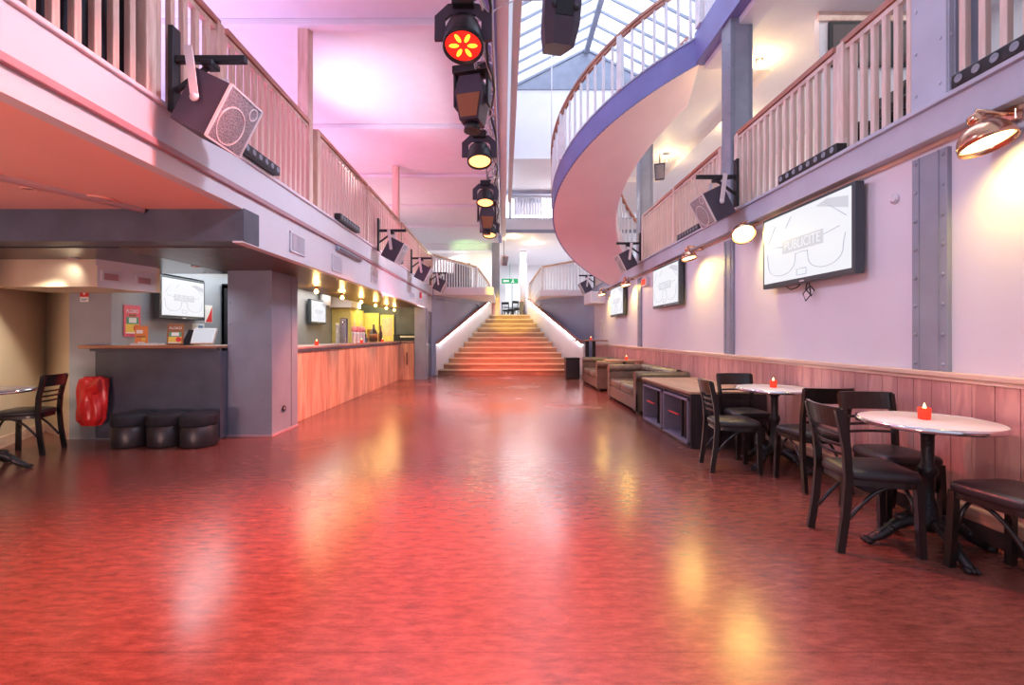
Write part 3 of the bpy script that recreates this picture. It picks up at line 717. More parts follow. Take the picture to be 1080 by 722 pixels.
def make_candle(label):
    t = thing('tealight_candle', label, 'candle', group='red tealight candles')
    mb = MB(); mb.lathe([(.026, 0), (.03, .004), (.032, .07), (.029, .07), (.027, .052), (0, .052)], n=18); mb.build('glass_cup', M['candle'], t)
    mb = MB(); mb.lathe([(.002, .05), (.009, .062), (.008, .075), (0, .1)], n=10); mb.build('flame', M['flame'], t)
    return t
cd = make_candle('red glowing tealight on the nearest marble table'); cd.location = (2.51, 2.72, .752)
dup(cd, (2.6, 4.4, .752), 0, 'red glowing tealight on the second marble table')
dup(cd, (2.6, 9.7, .74), 0, 'red glowing tealight on the low table between the two sofas')
dup(cd, (2.47, 13.0, 1.136), 0, 'red glowing tealight on the tall stand-up table')
dup(cd, (-2.97, 7.2, 1.1), 0, 'glowing tealight at the near end of the long bar top')
dup(cd, (-2.98, 9.5, 1.1), 0, 'glowing tealight in the middle of the long bar top')
dup(cd, (-3.0, 11.2, 1.1), 0, 'glowing tealight on the long bar top beside the amber bottle')

# ------------------------------------------------------------------ low cabinet with two rack crates
cb = thing('low_cabinet', 'low dark cabinet with wooden top and two open rack bays', 'cabinet', (2.05, 5.05, 0))
mb = MB(); mb.box(0, .86, 0, 1.75, .6, .63, bev=.006); mb.build('cabinet_top', M['chesttop'], cb)
mb = MB(); mb.box(.02, .86, 0, .03, 0, .6); mb.box(.02, .86, 1.72, 1.75, 0, .6); mb.box(.82, .86, .03, 1.72, 0, .6); mb.box(.02, .82, .03, 1.72, .0, .03); mb.box(.02, .82, .86, .89, .03, .6); mb.box(.02, .3, .03, 1.72, .56, .6)
mb.build('carcass', M['chestwood'], cb)
for y0, y1 in ((.05, .84), (.91, 1.7)):
    mb = MB(); th = .025
    mb.box(.0, .8, y0, y0 + th, .03, .54, bev=.003); mb.box(.0, .8, y1 - th, y1, .03, .54, bev=.003); mb.box(.0, .8, y0, y1, .03, .055, bev=.003); mb.box(0, .8, y0, y1, .515, .54, bev=.003); mb.box(.76, .8, y0, y1, .055, .515)
    o = mb.build('crate', M['chestinner'], cb)
    mb = MB(); ym = y0 + .3; mb.box(.05, .7, ym - .012, ym + .012, .055, .515, bev=.002)
    for z in (.1, .21, .32, .43):
        mb.lathe([(.04, -.012), (.05, -.012), (.05, .012), (.04, .012), (.04, -.012)], n=18, mtx=Matrix.Translation((.08, ym - .15, z + .04)) @ Matrix.Rotation(PI / 2, 4, 'Y'), flat=True)
    mb.box(.06, .1, y0 + .025, ym, .05, .06); mb.box(.06, .075, ym - .24, ym - .2, .055, .515); mb.box(.06, .075, ym - .1, ym - .06, .055, .515)
    mb.build('bottle_rack', M['blackmetal'], o)
    mb = MB(); mb.box(.02, .05, ym + .06, ym + .36, .3, .315, bev=.003); mb.build('red_rod', M['p_red'], o)

# ------------------------------------------------------------------ chesterfield sofas (face -X)
def make_sofa(label, W):
    """origin on the floor at the middle of the front edge; x runs back to .86, y is the length"""
    t = thing('chesterfield_sofa', label, 'sofa', group='olive chesterfield sofas'); h = W / 2
    mb = MB(); mb.box(.03, .84, -h + .03, h - .03, .06, .27, bev=.02)
    for x in (.08, .78):
        for y in (-h + .08, h - .08): mb.lathe([(.035, 0), (.04, .03), (.03, .06)], (x, y, 0), 10)
    mb.build('base', M['brownleather'], t)
    n = 2
    for k in range(n):
        y0 = -h + .2 + k * (W - .4) / n; y1 = y0 + (W - .4) / n
        mb = MB(); mb.box(.02, .66, y0 + .004, y1 - .004, .27, .42, bev=.045); o = mb.build('seat_cushion', M['brownleather'], t)
        for p in o.data.polygons: p.use_smooth = True
    # scroll arm: profile in the YZ plane swept along x, with tufts on the inner and top faces
    def tuft(u, v, nu, nv):
        best = 9
        for i in range(-1, nu + 2):
            for j in range(-1, nv + 2):
                du = u * nu - (i + (.5 if j % 2 else 0)); dv = v * nv - j; best = min(best, du * du + dv * dv)
        return math.exp(-best / .035)
    for sy in (-1, 1):
        prof = []
        prof.append((.175, .2)); prof.append((.17, .45)); prof.append((.165, .54))
        for k in range(15):
            a = R(-40 + 250 * k / 14); prof.append((.085 + .1 * math.cos(a), .6 + .085 * math.sin(a)))
        prof += [(.03, .53), (.02, .4), (.02, .2), (.02, .06)]
        L_ = .84
        def fn(u, v, sy=sy, prof=prof):
            k = v * (len(prof) - 1); i = min(int(k), len(prof) - 2); f = k - i
            y = lerp(prof[i][0], prof[i + 1][0], f); z = lerp(prof[i][1], prof[i + 1][1], f)
            d = .016 * tuft(u, min(1, v / .55), 5, 3) if v < .55 else 0
            c = Vector((.085, .58)) - Vector((y, z)); c = c.normalized() * d
            return (.02 + L_ * u, sy * (h - (y + c.x)), z + c.y)
        mb = MB(); mb.grid(fn, 40, 48)
        # front face
        mb.extr([(.02, sy * (h - p[0]), p[1]) for p in prof] + [(.02, sy * (h - .175), .06)], (.03, 0, 0))
        for j in range(1, 6):
            u = j / 5 - .1; mb.ball((.02 + L_ * u, sy * (h - .1), .683), .013, 1, 1, .6, 8)
        mb.build('armrest', M['brownleather'], t)
    prof = [(.62, .3), (.64, .5), (.645, .56)]
    for k in range(15):
        a = R(215 - 250 * k / 14); prof.append((.74 + .1 * math.cos(a), .62 + .085 * math.sin(a)))
    prof += [(.84, .5), (.84, .06)]
    def fb(u, v):
        k = v * (len(prof) - 1); i = min(int(k), len(prof) - 2); f = k - i
        x = lerp(prof[i][0], prof[i + 1][0], f); z = lerp(prof[i][1], prof[i + 1][1], f)
        d = .018 * tuft(u, min(1, v / .6), round(W / .2), 4) if v < .6 else 0
        c = (Vector((.74, .6)) - Vector((x, z))).normalized() * d
        return (x + c.x, lerp(-h + .12, h - .12, u), z + c.y)
    mb = MB(); mb.grid(fb, 60, 48); mb.build('backrest', M['brownleather'], t)
    return t
sf = make_sofa('olive brown chesterfield sofa next to the low cabinet', 2.0); sf.location = (2.05, 8.15, 0)
s2 = dup(sf, (2.06, 11.2, 0), 0, 'olive brown chesterfield sofa further along, near the black box')
tl = thing('low_table', 'small square table between the two sofas with a tealight', 'table', (2.55, 9.68, 0))
mb = MB(); mb.box(-.38, .32, -.32, .32, .71, .74, bev=.008); mb.build('table_top', M['tabletop'], tl)
mb = MB(); mb.tube([(0, 0, .02), (0, 0, .71)], .03, 12); mb.build('pedestal', M['blackmetal'], tl)
mb = MB(); mb.box(-.2, .2, -.2, .2, 0, .025, bev=.006); mb.build('base', M['blackmetal'], tl)
th = thing('high_table', 'tall narrow stand-up table on two posts at the end of the wall', 'table', (2.45, 13.0, 0))
mb = MB(); mb.box(-.49, .44, -.25, .25, 1.1, 1.136, bev=.006); mb.build('table_top', M['tabletop'], th)
for x in (-.09, .1):
    mb = MB(); mb.box(x - .045, x + .045, -.05, .05, .03, 1.1, bev=.004); mb.build('post', M['blackmetal'], th)
mb = MB(); mb.box(-.2, .3, -.2, .2, 0, .03, bev=.006); mb.build('base', M['blackmetal'], th)
bb = thing('black_box_seat', 'black upholstered box at the foot of the stairs beside the tall table', 'box', (1.98, 13.35, 0))
mb = MB(); mb.box(-.2, .2, -.2, .2, .02, .55, bev=.015); mb.build('body', M['blackleather'], bb)
mb = MB(); mb.box(-.21, .21, -.21, .21, .55, .62, bev=.02); mb.build('lid', M['blackleather'], bb)

# ------------------------------------------------------------------ poufs and red bag by the small counter
def make_pouf(label):
    t = thing('pouf_stool', label, 'stool', group='black poufs under the small counter')
    mb = MB(); mb.lathe([(.178, 0), (.186, .02), (.186, .235), (.18, .24)], n=36); mb.build('body', M['blackleather'], t)
    mb = MB(); mb.lathe([(.182, .24), (.192, .25), (.193, .33), (.186, .36), (.16, .372), (.1, .377), (0, .379)], n=36); mb.build('seat_cushion', M['cloth'], t)
    return t
pf = make_pouf('black round pouf nearest the red bag'); pf.location = (-4.26, 5.2, 0)
dup(pf, (-3.873, 5.22, 0), 1, 'black round pouf in the middle of the row of three')
dup(pf, (-3.485, 5.2, 0), 2, 'black round pouf beside the big slate grey pillar')
rb = thing('red_bag', 'red plastic sack hanging on the grey wall end beside the counter', 'bag', (-4.86, 5.36, .2))
def bagf(u, v):
    a = 2 * PI * u; z = .57 * v
    w = .145 + .02 * math.sin(PI * v) - .05 * max(0, .12 - v) / .12
    wr = .008 * math.sin(7 * a + 3 * v) + .007 * math.sin(4 * a - 9 * v) + .004 * math.sin(13 * a + 5 * v)
    k = .72 if v > .97 else 1.
    return ((w + wr) * math.cos(a) * k + .02 * v, (w * .6 + wr) * math.sin(a) * k, z)
mb = MB(); mb.grid(bagf, 64, 40)
mb.build('sack', M['redbag'], rb)
mb = MB(); mb.grid(lambda u, v: (.17 + .03 * math.sin(3 * v * PI) * u - .1 * u, -.09 - .03 * math.sin(PI * v), .57 - .17 * v - .05 * u), 6, 10); mb.build('knot', M['redbag'], rb)
mb = MB(); mb.tube([(0, .14, .54), (0, .0, .56)], .012, 8); mb.build('hook', M['blackmetal'], rb)
mb = MB(); mb.grid(lambda u, v: (.1 * (2 * u - 1), .06 * (2 * v - 1), 0), 2, 2); mb.build('bottom', M['redbag'], rb)
# ------------------------------------------------------------------ loudspeakers on brackets
def make_speaker(label, W=.36, H=.36, D=.27, pitch=27, out=.3, zc=-.05):
    """local: rail face at x=0, faces +X and tilts down, z=0 at balcony floor level"""
    t = thing('bracket_loudspeaker', label, 'loudspeaker', group='loudspeakers on rail brackets')
    Rm = Matrix.Translation((out, 0, zc)) @ Matrix.Rotation(R(pitch), 4, 'Y')
    mb = MB(Rm)
    mb.hexa([(-D / 2, -W * .42, -H / 2), (D / 2, -W / 2, -H / 2), (D / 2, W / 2, -H / 2), (-D / 2, W * .42, -H / 2)], [(-D / 2, -W * .42, H / 2), (D / 2, -W / 2, H / 2), (D / 2, W / 2, H / 2), (-D / 2, W * .42, H / 2)])
    mb.build('cabinet', M['purplebox'], t)
    mb = MB(Rm); mb.box(D / 2, D / 2 + .012, -W / 2 + .008, W / 2 - .008, -H / 2 + .008, H / 2 - .008, bev=.004); g = mb.build('grille', M['grille'], t)
    mb = MB(Rm); e = .012
    for z in (-H / 2, H / 2): mb.box(D / 2, D / 2 + .016, -W / 2, W / 2, z - e / 2, z + e / 2)
    for y in (-W / 2, W / 2): mb.box(D / 2, D / 2 + .016, y - e / 2, y + e / 2, -H / 2, H / 2)
    mb.build('grille_frame', M['strap'], g)
    mb = MB(Rm)
    for r, y, z in ((.12, -.03, -.04), (.035, .11, .12)):
        mb.lathe([(r, .0), (r + .008, .0), (r + .008, .004), (r, .004), (r, 0)], n=32, mtx=Matrix.Translation((D / 2 + .012, y, z)) @ Matrix.Rotation(PI / 2, 4, 'Y'), flat=True)
    mb.build('cone_ring', M['strap'], g)
    br = MB(); br.box(0, .035, -.04, .04, -.05, .52, bev=.005); br.box(.0, .5, -.022, .022, .285, .33, bev=.005); br.bar([(.03, 0, .1), (.3, 0, .3)], .03, .02, up=(0, 1, 0)); br.box(.22, .3, -.05, .05, .25, .29, bev=.01)
    br.build('bracket', M['blackmetal'], t)
    for sy in (-1, 1):
        mb = MB(); y = sy * (W / 2 + .008); p = Rm @ Vector((-.02, y, .0))
        mb.bar([(.24, y, .285), (p.x, y, p.z)], .05, .008, up=(0, 1, 0)); mb.lathe([(.026, 0), (.026, .012), (0, .012)], n=14, mtx=Matrix.Translation((p.x, y, p.z)) @ Matrix.Rotation(-sy * PI / 2, 4, 'X')); mb.build('strap', M['strap'], t)
    return t
sp = make_speaker('big tilted loudspeaker nearest the camera on the bar-side balcony'); sp.location = (-2.23, 3.05, 2.79)
dup(sp, (-2.23, 8.0, 2.79), 0, 'second tilted loudspeaker along the bar-side balcony')
dup(sp, (-2.23, 10.85, 2.79), 0, 'third tilted loudspeaker along the bar-side balcony')
dup(sp, (-2.2, 13.4, 2.79), 0, 'last loudspeaker of the bar-side balcony, at the corner by the stairs')
dup(sp, (2.82, 5.5, 2.86), PI, 'tilted loudspeaker in front of the tall steel column on the TV-wall gallery')
dup(sp, (2.8, 9.35, 2.84), PI, 'tilted loudspeaker tucked under the foot of the curved staircase')
dup(sp, (2.85, 14.35, 2.84), PI, 'far loudspeaker on the gallery corner above the white wall box')

# ------------------------------------------------------------------ LED bars along the balcony edges (face +X, run along Y)
def make_bar(label, L=.82, n=8):
    t = thing('led_light_bar', label, 'light bar', group='LED bars on the balcony edges')
    mb = MB(); mb.box(0, .09, -L / 2, L / 2, 0, .085, bev=.006); mb.build('housing', M['blackmetal'], t)
    m2 = MB(); m2.lathe([(.022, 0), (.026, .005), (.02, .006), (.012, .002), (0, .003)], n=14, mtx=Matrix.Rotation(PI / 2, 4, 'Y')); me = m2.mesh('lens', M['pillar'])
    for k in range(n): share('lens', me, t, (.09, -L / 2 + L * (k + .5) / n, .043))
    return t
lb = make_bar('LED bar under the big tilted loudspeaker on the bar-side balcony'); lb.location = (-2.262, 4.0, 2.796)
dup(lb, (-2.262, 6.45, 2.796), 0, 'LED bar past the timber post on the bar-side balcony')
dup(lb, (-2.262, 9.4, 2.796), 0, 'LED bar between second and third loudspeaker of the bar-side balcony')
dup(lb, (2.885, 2.44, 2.79), PI, 'LED bar beside the lilac column above the copper lamp nearest the camera')
dup(lb, (2.885, 4.24, 2.79), PI, 'LED bar on the gallery edge above the largest screen')
dup(lb, (2.885, 6.98, 2.79), PI, 'LED bar on the gallery edge beyond the tall steel column')

# ------------------------------------------------------------------ flat screens (local: picture faces -Y)
def make_tv(label, w, h, loc, rz, cables=False):
    t = thing('wall_screen', label, 'television', loc, rz, 'wall screens')
    mb = MB(); mb.box(-w / 2, w / 2, -.05, .03, -h / 2, h / 2, bev=.008); mb.box(-w * .35, w * .35, .03, .07, -h * .35, h * .35, bev=.01); mb.build('housing', M['bezel'], t)
    b = .035; sw, sh = w - 2 * b, h - 2 * b
    mb = MB(); mb.box(-sw / 2, sw / 2, -.054, -.05, -sh / 2 + .015, sh / 2 + .005); s_ = mb.build('screen', M['screen'], t)
    k = sw / 1.26
    y = -.056
    mb = MB()
    mb.box(-.3 * k, .3 * k, y, -.054, -.055 * k, .075 * k)
    mb.extr([(.2 * k, y, .3 * k), (.6 * k, y, .18 * k), (.6 * k, y, .28 * k), (.35 * k, y, .33 * k)], (0, .002, 0))
    mb.build('pale_band', M['screenpale'], s_)
    mb = MB(); r = .004 * k
    for sx in (-1, 1):
        pts = [(sx * .09 * k, y, -.075 * k)]
        for a in range(0, 13):
            u = PI * a / 12; pts.append((sx * (.32 - .23 * math.cos(u)) * k, y, (-.1 - .17 * math.sin(u) ** .7) * k))
        pts.append((sx * .57 * k, y, -.02 * k)); mb.tube(pts, r, 5)
        mb.tube([(sx * .3 * k, y, .02 * k), (sx * .5 * k, y, .05 * k)], r, 4)
    mb.tube([(-.09 * k, y, -.085 * k), (0, y, -.075 * k), (.09 * k, y, -.085 * k)], r, 5)
    for a, b2 in (((-.07, -.3), (.07, -.3)), ((.07, -.3), (.07, -.24)), ((.07, -.24), (-.07, -.24)), ((-.07, -.24), (-.07, -.3))):
        mb.tube([(a[0] * k, y, a[1] * k), (b2[0] * k, y, b2[1] * k)], r, 4)
    mb.tube([(-.55 * k, y, .1 * k), (-.42 * k, y, .26 * k)], r, 4); mb.tube([(-.25 * k, y, .2 * k), (-.16 * k, y, .3 * k)], r, 4); mb.tube([(.32 * k, y, .3 * k), (.58 * k, y, .12 * k)], r, 4)
    mb.build('glasses_drawing', M['screenink'], s_)
    mt = frame_mtx((0, y - .001, .01 * k), (1, 0, 0), (0, -1, 0))
    textmesh('PUBLICITE', .13 * k, .001, M['screen'], 'lettering', s_, mt, .52 * k)
    mb = MB(); mb.box(-.03, .03, -.056, -.05, -h / 2 + .012, -h / 2 + .024); mb.build('maker_badge', M['strap'], t)
    if cables:
        for pts in ([(.0, .0, -h / 2), (-.02, .0, -h / 2 - .06), (.06, .0, -h / 2 - .13), (.1, 0, -h / 2 - .08), (.04, 0, -h / 2 - .03), (-.06, 0, -h / 2 - .1), (-.02, 0, -h / 2 - .17), (.05, 0, -h / 2 - .12), (.03, .0, -h / 2)], [(-.32, 0, -h / 2), (-.25, 0, -h / 2 - .04), (-.15, 0, -h / 2 - .03), (-.1, 0, -h / 2)]):
            mb = MB(); mb.tube(pts, .006, 6); mb.build('cable', M['blackmetal'], t)
    return t
make_tv('largest wall screen over the marble tables, cables dangling below', 1.31, .75, (2.88, 4.33, 2.13), R(-90), True)
make_tv('second wall screen, between two riveted steel strips', 1.3, .74, (2.88, 8.03, 2.13), R(-90))
make_tv('furthest wall screen near the white wall box', 1.3, .74, (2.88, 11.5, 2.12), R(-90))
make_tv('screen on the grey bar wall above the till', .92, .59, (-4.66, 6.55, 1.78), R(90))
make_tv('screen deep inside the bar beyond the grey pillar', .92, .59, (-4.66, 11.3, 1.84), R(90))

# ------------------------------------------------------------------ copper wall lamps
def spot(name, loc, aim, e, col, size=60, blend=.6, rad=.05):
    l = bpy.data.lights.new(name, 'SPOT'); l.energy = e; l.color = col; l.spot_size = R(size); l.spot_blend = blend; l.shadow_soft_size = rad
    o = bpy.data.objects.new(name, l); C.objects.link(o); o.location = loc
    o.rotation_euler = (Vector(aim) - Vector(loc)).to_track_quat('-Z', 'Y').to_euler(); return o
def area(name, loc, aim, e, col, sx, sy):
    l = bpy.data.lights.new(name, 'AREA'); l.energy = e; l.color = col; l.shape = 'RECTANGLE'; l.size = sx; l.size_y = sy
    o = bpy.data.objects.new(name, l); C.objects.link(o); o.location = loc
    o.rotation_euler = (Vector(aim) - Vector(loc)).to_track_quat('-Z', 'Y').to_euler(); return o
def point(name, loc, e, col, r=.05):
    l = bpy.data.lights.new(name, 'POINT'); l.energy = e; l.color = col; l.shadow_soft_size = r
    o = bpy.data.objects.new(name, l); C.objects.link(o); o.location = loc; return o
def wall_lamp(label, c, d, energy, sc=1.):
    """copper dome at c whose open mouth points along d"""
    c = Vector(c); d = Vector(d).normalized()
    t = thing('copper_wall_lamp', label, 'wall lamp', (2.9, c.y, c.z + .12), group='copper lamps along the TV wall')
    T = Matrix.Translation(-Vector((2.9, c.y, c.z + .12))); q = (-d).to_track_quat('Z', 'Y').to_matrix().to_4x4()
    D = T @ Matrix.Translation(c) @ q @ Matrix.Scale(sc, 4)
    mb = MB(); mb.lathe([(0, .095), (.06, .085), (.095, .052), (.106, .02), (.108, -.012), (.113, -.013), (.111, .02), (.1, .055), (.08, .083), (.055, .1), (.032, .107), (.03, .118), (.036, .12), (.036, .158), (.03, .165), (0, .165)], n=32, mtx=D)
    mb.build('dome_shade', M['copper'], t)
    mb = MB(); mb.lathe([(0, .004), (.06, .006), (.098, .012), (.098, .02), (0, .02)], n=24, mtx=D); mb.build('lamp_face', M['bulbw'], t)
    back = T @ (c - d * .15 * sc); mb = MB(); mb.tube([back, (back + Vector((0, 0, .04))), Vector((-.02, 0, .05)), Vector((.03, 0, .05))], .014, 8); mb.box(.0, .045, -.04, .04, 0, .1, bev=.006); mb.build('bracket', M['copper'], t)
    spot('wall lamp light', c + d * .05, c + d, energy, (1, .68, .14), 165, 1., .06)
    return t
wall_lamp('copper wall lamp nearest the camera beside the lilac steel column', (2.78, 2.62, 2.36), (.1, -.25, -.9), 22, 1.15)
wall_lamp('copper wall lamp shining between the tilted loudspeaker and the largest screen', (2.76, 5.25, 2.42), (-.15, -.6, -.62), 26, 1.15)
wall_lamp('copper wall lamp between tall steel column and second screen', (2.74, 6.75, 2.4), (.1, -.2, -.9), 34)
wall_lamp('copper wall lamp between second and third screen', (2.76, 10.35, 2.4), (.1, -.2, -.9), 30)
wall_lamp('copper wall lamp beyond the third screen by the white wall box', (2.72, 12.75, 2.4), (.1, -.2, -.9), 26)

# ------------------------------------------------------------------ lighting truss and its fixtures
tr = thing('lighting_truss', 'aluminium lighting truss hung along the hall below the white beam', 'truss', (-.2, 2.2, 3.98))
ch3 = ((-.09, 0), (.09, 0), (0, .16))
for x, z in ch3:
    mb = MB(); mb.tube([(x, 0, z), (x, 10.2, z)], .018, 8); mb.build('chord', M['alu'], tr)
mb = MB()
for i in range(34):
    y = i * .3
    for (p, q) in ((0, 1), (1, 2), (2, 0)):
        a, b = ch3[p], ch3[q]; mb.tube([(a[0], y, a[1]), (b[0], y + .15, b[1]), (a[0], y + .3, a[1])], .008, 5)
mb.build('lacing', M['alu'], tr)
for y in (.6, 4.2, 8.4):
    mb = MB(); mb.tube([(0, y, .16), (0, y, .9)], .008, 6); mb.build('hanger', M['alu'], tr)
mb = MB(); mb.tube([(.06 + .03 * math.sin(i * 1.3), i * .25, -.03 - .035 * abs(math.sin(i * .9))) for i in range(41)], .014, 6); mb.build('cable', M['blackmetal'], tr)
mb = MB(); mb.tube([(.02 + .05 * math.sin(i * 2.1), i * .25, -.02 - .06 * abs(math.sin(i * 1.7 + 1))) for i in range(41)], .009, 6); mb.build('cable', M['strap'], tr)

def par_head(label, loc, aim, face, petals, sc=1., group='stage lamps on the truss'):
    """LED wash lamp: round head in a yoke; face = emissive material"""
    L = Vector(loc); t = thing('stage_lamp', label, 'stage lamp', loc, 0, group)
    q = Vector(aim).normalized().to_track_quat('Z', 'Y').to_matrix().to_4x4(); D = q @ Matrix.Scale(sc, 4)
    mb = MB(); mb.lathe([(.0, -.16), (.09, -.155), (.13, -.12), (.155, -.04), (.165, .06), (.165, .1), (.15, .1), (.145, .07), (0, .07)], n=28, mtx=D); mb.build('head', M['blackmetal'], t)
    if petals:
        for k in range(6):
            mb = MB(D @ Matrix.Rotation(k * PI / 3, 4, 'Z')); mb.ball((.075, 0, .078), .042, 1, .42, .3, 10); mb.build('led', M['yelled'] if petals == 2 else M[face], t)
        mb = MB(D); mb.lathe([(0, .072), (.145, .074)], n=28); mb.build('lens_plate', M[face], t)
    else:
        mb = MB(D); mb.lathe([(.142, .078), (.1, .088), (0, .094)], n=28); mb.build('lens', M[face], t)
    mb = MB(); w = .19 * sc
    mb.bar([(-w, 0, -.02), (-w, 0, .16 * sc), (-w * .6, 0, .23 * sc), (w * .6, 0, .23 * sc), (w, 0, .16 * sc), (w, 0, -.02)], .09 * sc, .03 * sc, up=(0, 1, 0)); mb.build('yoke', M['purplebox'], t)
    mb = MB(); mb.box(-.09 * sc, .09 * sc, -.08 * sc, .08 * sc, .23 * sc, .32 * sc, bev=.01); mb.tube([(0, 0, .3 * sc), (.1, 0, .33)], .02); mb.build('clamp', M['blackmetal'], t)
    return t
XLAMP = -.335
par_head('dark unlit stage lamp nearest the camera on the truss', (-.25, 3.05, 3.72), (0, -.6, -.8), 'alu', 0)
par_head('stage lamp with red petal-shaped LEDs on the truss', (XLAMP, 3.72, 3.68), (0, -.28, -.95), 'redled', 2, 1.0)
par_head('stage lamp glowing orange below the angular moving head', (XLAMP, 6.1, 3.66), (.05, -.25, -.95), 'orled', 0, 1.)
par_head('stage lamp glowing orange, second from the far end of the truss', (XLAMP, 8.0, 3.66), (0, -.25, -.95), 'orled', 0, .95)
par_head('last stage lamp at the far end of the truss', (XLAMP, 10.3, 3.6), (0, -.25, -.95), 'orled', 0, .95)
def moving_head(label, loc, yaw):
    t = thing('moving_head_light', label, 'stage lamp', loc, yaw)
    mb = MB(); mb.hexa([(-.1, -.12, -.22), (.1, -.12, -.22), (.1, .12, -.22), (-.1, .12, -.22)], [(-.15, -.13, .05), (.15, -.13, .05), (.15, .13, .05), (-.15, .13, .05)])
    mb.hexa([(-.15, -.13, .05), (.15, -.13, .05), (.15, .13, .05), (-.15, .13, .05)], [(-.11, -.1, .24), (.11, -.1, .24), (.11, .1, .24), (-.11, .1, .24)]); mb.build('head', M['purplebox'], t)
    mb = MB(); mb.hexa([(-.085, -.135, -.2), (.085, -.135, -.2), (.085, -.12, -.2), (-.085, -.12, -.2)], [(-.125, -.145, .03), (.125, -.145, .03), (.125, -.13, .03), (-.125, -.13, .03)]); mb.build('front_plate', M['p_brown'], t)
    mb = MB(); mb.box(-.19, -.16, -.06, .06, -.05, .32, bev=.01); mb.box(.16, .19, -.06, .06, -.05, .32, bev=.01); mb.box(-.19, .19, -.1, .1, .28, .36, bev=.01); mb.build('yoke', M['blackmetal'], t)
    mb = MB(); mb.tube([(0, 0, -.2), (0, 0, -.3)], [.07, .09], 14); mb.build('lens_barrel', M['blackmetal'], t)
    return t
moving_head('angular dark moving-head lamp hanging between red and orange stage lamps', (XLAMP, 4.75, 3.68), R(-14))
moving_head('small dark moving-head lamp before the last stage lamp', (-.36, 9.2, 3.6), R(10))
# hanging loudspeaker in the skylight
hs = thing('hanging_loudspeaker', 'large black loudspeaker hanging under the glass roof', 'loudspeaker', (.53, 4.45, 4.36), R(12))
mb = MB(Matrix.Rotation(R(14), 4, 'X')); poly = [(-.18, -.13), (-.1, -.19), (.1, -.19), (.18, -.13), (.12, .2), (-.12, .2)]
mb.hexa([(x * .8, y * .8, -.28) for x, y in poly], [(x, y, -.08) for x, y in poly]); mb.hexa([(x, y, -.08) for x, y in poly], [(x, y, .3) for x, y in poly]); mb.build('cabinet', M['purplebox'], hs)
mb = MB(Matrix.Rotation(R(14), 4, 'X')); mb.box(-.085, .085, -.198, -.19, -.05, .28, bev=.004); mb.build('grille', M['blackmetal'], hs)
for x, z in ((-.11, .02), (.11, .02), (0, .16)):
    mb = MB(Matrix.Rotation(R(14), 4, 'X')); mb.lathe([(.022, 0), (.03, .01), (.012, .016)], n=12, mtx=Matrix.Translation((x, -.197, z)) @ Matrix.Rotation(PI / 2, 4, 'X')); mb.build('rigging_bolt', M['blackmetal'], hs)
mb = MB(); mb.tube([(-.05, .0, .3), (-.05, 0, 4.4)], .008, 6); mb.tube([(.05, .0, .3), (.05, 0, 4.4)], .008, 6); mb.build('suspension_cable', M['blackmetal'], hs)
mb = MB(); mb.tube([(-.06, .05, .2), (-.4, .2, .25), (-.62, .1, .05), (-.68, 0, -.1)], .006, 6); mb.build('signal_cable', M['strap'], hs)
cab = MB(); cab.tube([(1.1, 10.6, 4.2), (1.1, 10.6, 9.0 - .3)], .012, 6)
tag(cab.build('hanging_cable', M['strap']), 'thin pale cable hanging straight down from the glass roof', 'cable')
def small_speaker(label, loc, rz, top, mat):
    t = thing('small_hanging_speaker', label, 'loudspeaker', loc, rz)
    mb = MB(Matrix.Rotation(R(20), 4, 'X')); mb.hexa([(-.1, -.12, -.18), (.1, -.12, -.18), (.08, .1, -.18), (-.08, .1, -.18)], [(-.12, -.12, .18), (.12, -.12, .18), (.09, .1, .18), (-.09, .1, .18)]); mb.build('cabinet', M[mat], t)
    mb = MB(Matrix.Rotation(R(20), 4, 'X')); mb.box(-.09, .09, -.128, -.12, -.15, .15, bev=.003); mb.build('grille', M['grille'], t)
    mb = MB(); mb.tube([(0, 0, .15), (0, 0, top)], .012, 6); mb.build('hanger', M['blackmetal'], t)
small_speaker('small loudspeaker hanging over the landing beside the stair-head column', (-.02, 17.2, 4.1), R(25), .85, 'ridge')
small_speaker('small dark loudspeaker hanging under the gallery ceiling past the curved stairs', (3.55, 10.4, 5.4 - .4), R(-20), .4, 'purplebox')

# ------------------------------------------------------------------ bar
bar = thing('bar_counter', 'long bar counter clad in vertical pine boards', 'bar counter', (-3.0, 6.33, 0))
mb = MB(); planks(mb, -.03, 0, 0, 6.67, .0, 1.04, .15); mb.build('front_panel', M['barfront'], bar)
mb = MB(); planks(mb, .0, .42, 6.67, 6.7, .0, 1.04, .14, 'x'); e_ = mb.build('end_panel', M['barfront'], bar)
mb = MB(); mb.box(.2, .235, 6.645, 6.67, .42, .78, bev=.006); mb.build('handle', M['doord'], e_)
mb = MB(); mb.box(-.5, .05, 0, 6.72, 1.055, 1.1, bev=.008); mb.box(.05, .415, 6.64, 6.75, 1.055, 1.1, bev=.006); mb.build('counter_top', M['bartop'], bar)
mb = MB(); mb.box(-.46, -.03, .02, 6.66, .0, 1.055); mb.build('carcass', M['dark'], bar)
mb = MB(); mb.box(-.02, .03, 0, 6.7, 1.015, 1.055, bev=.005); mb.build('edge_trim', M['dark'], bar)
sc = thing('small_counter', 'charcoal panelled serving counter with thin copper-brown top', 'counter', (-4.95, 5.5, 0))
mb = MB(); mb.box(.03, 1.535, -.03, -.003, .02, 1.07, bev=.004); mb.box(1.5, 1.535, -.01, .115, .02, 1.07); mb.build('front_panel', M['dark'], sc)
mb = MB(); mb.box(-.1, .215, -.12, -.003, 1.1, 1.135, bev=.01); mb.box(.21, 1.515, -.12, .6, 1.1, 1.135, bev=.01); mb.box(1.5, 1.54, -.12, .11, 1.1, 1.135, bev=.01); mb.build('counter_top', M['copperedge'], sc)
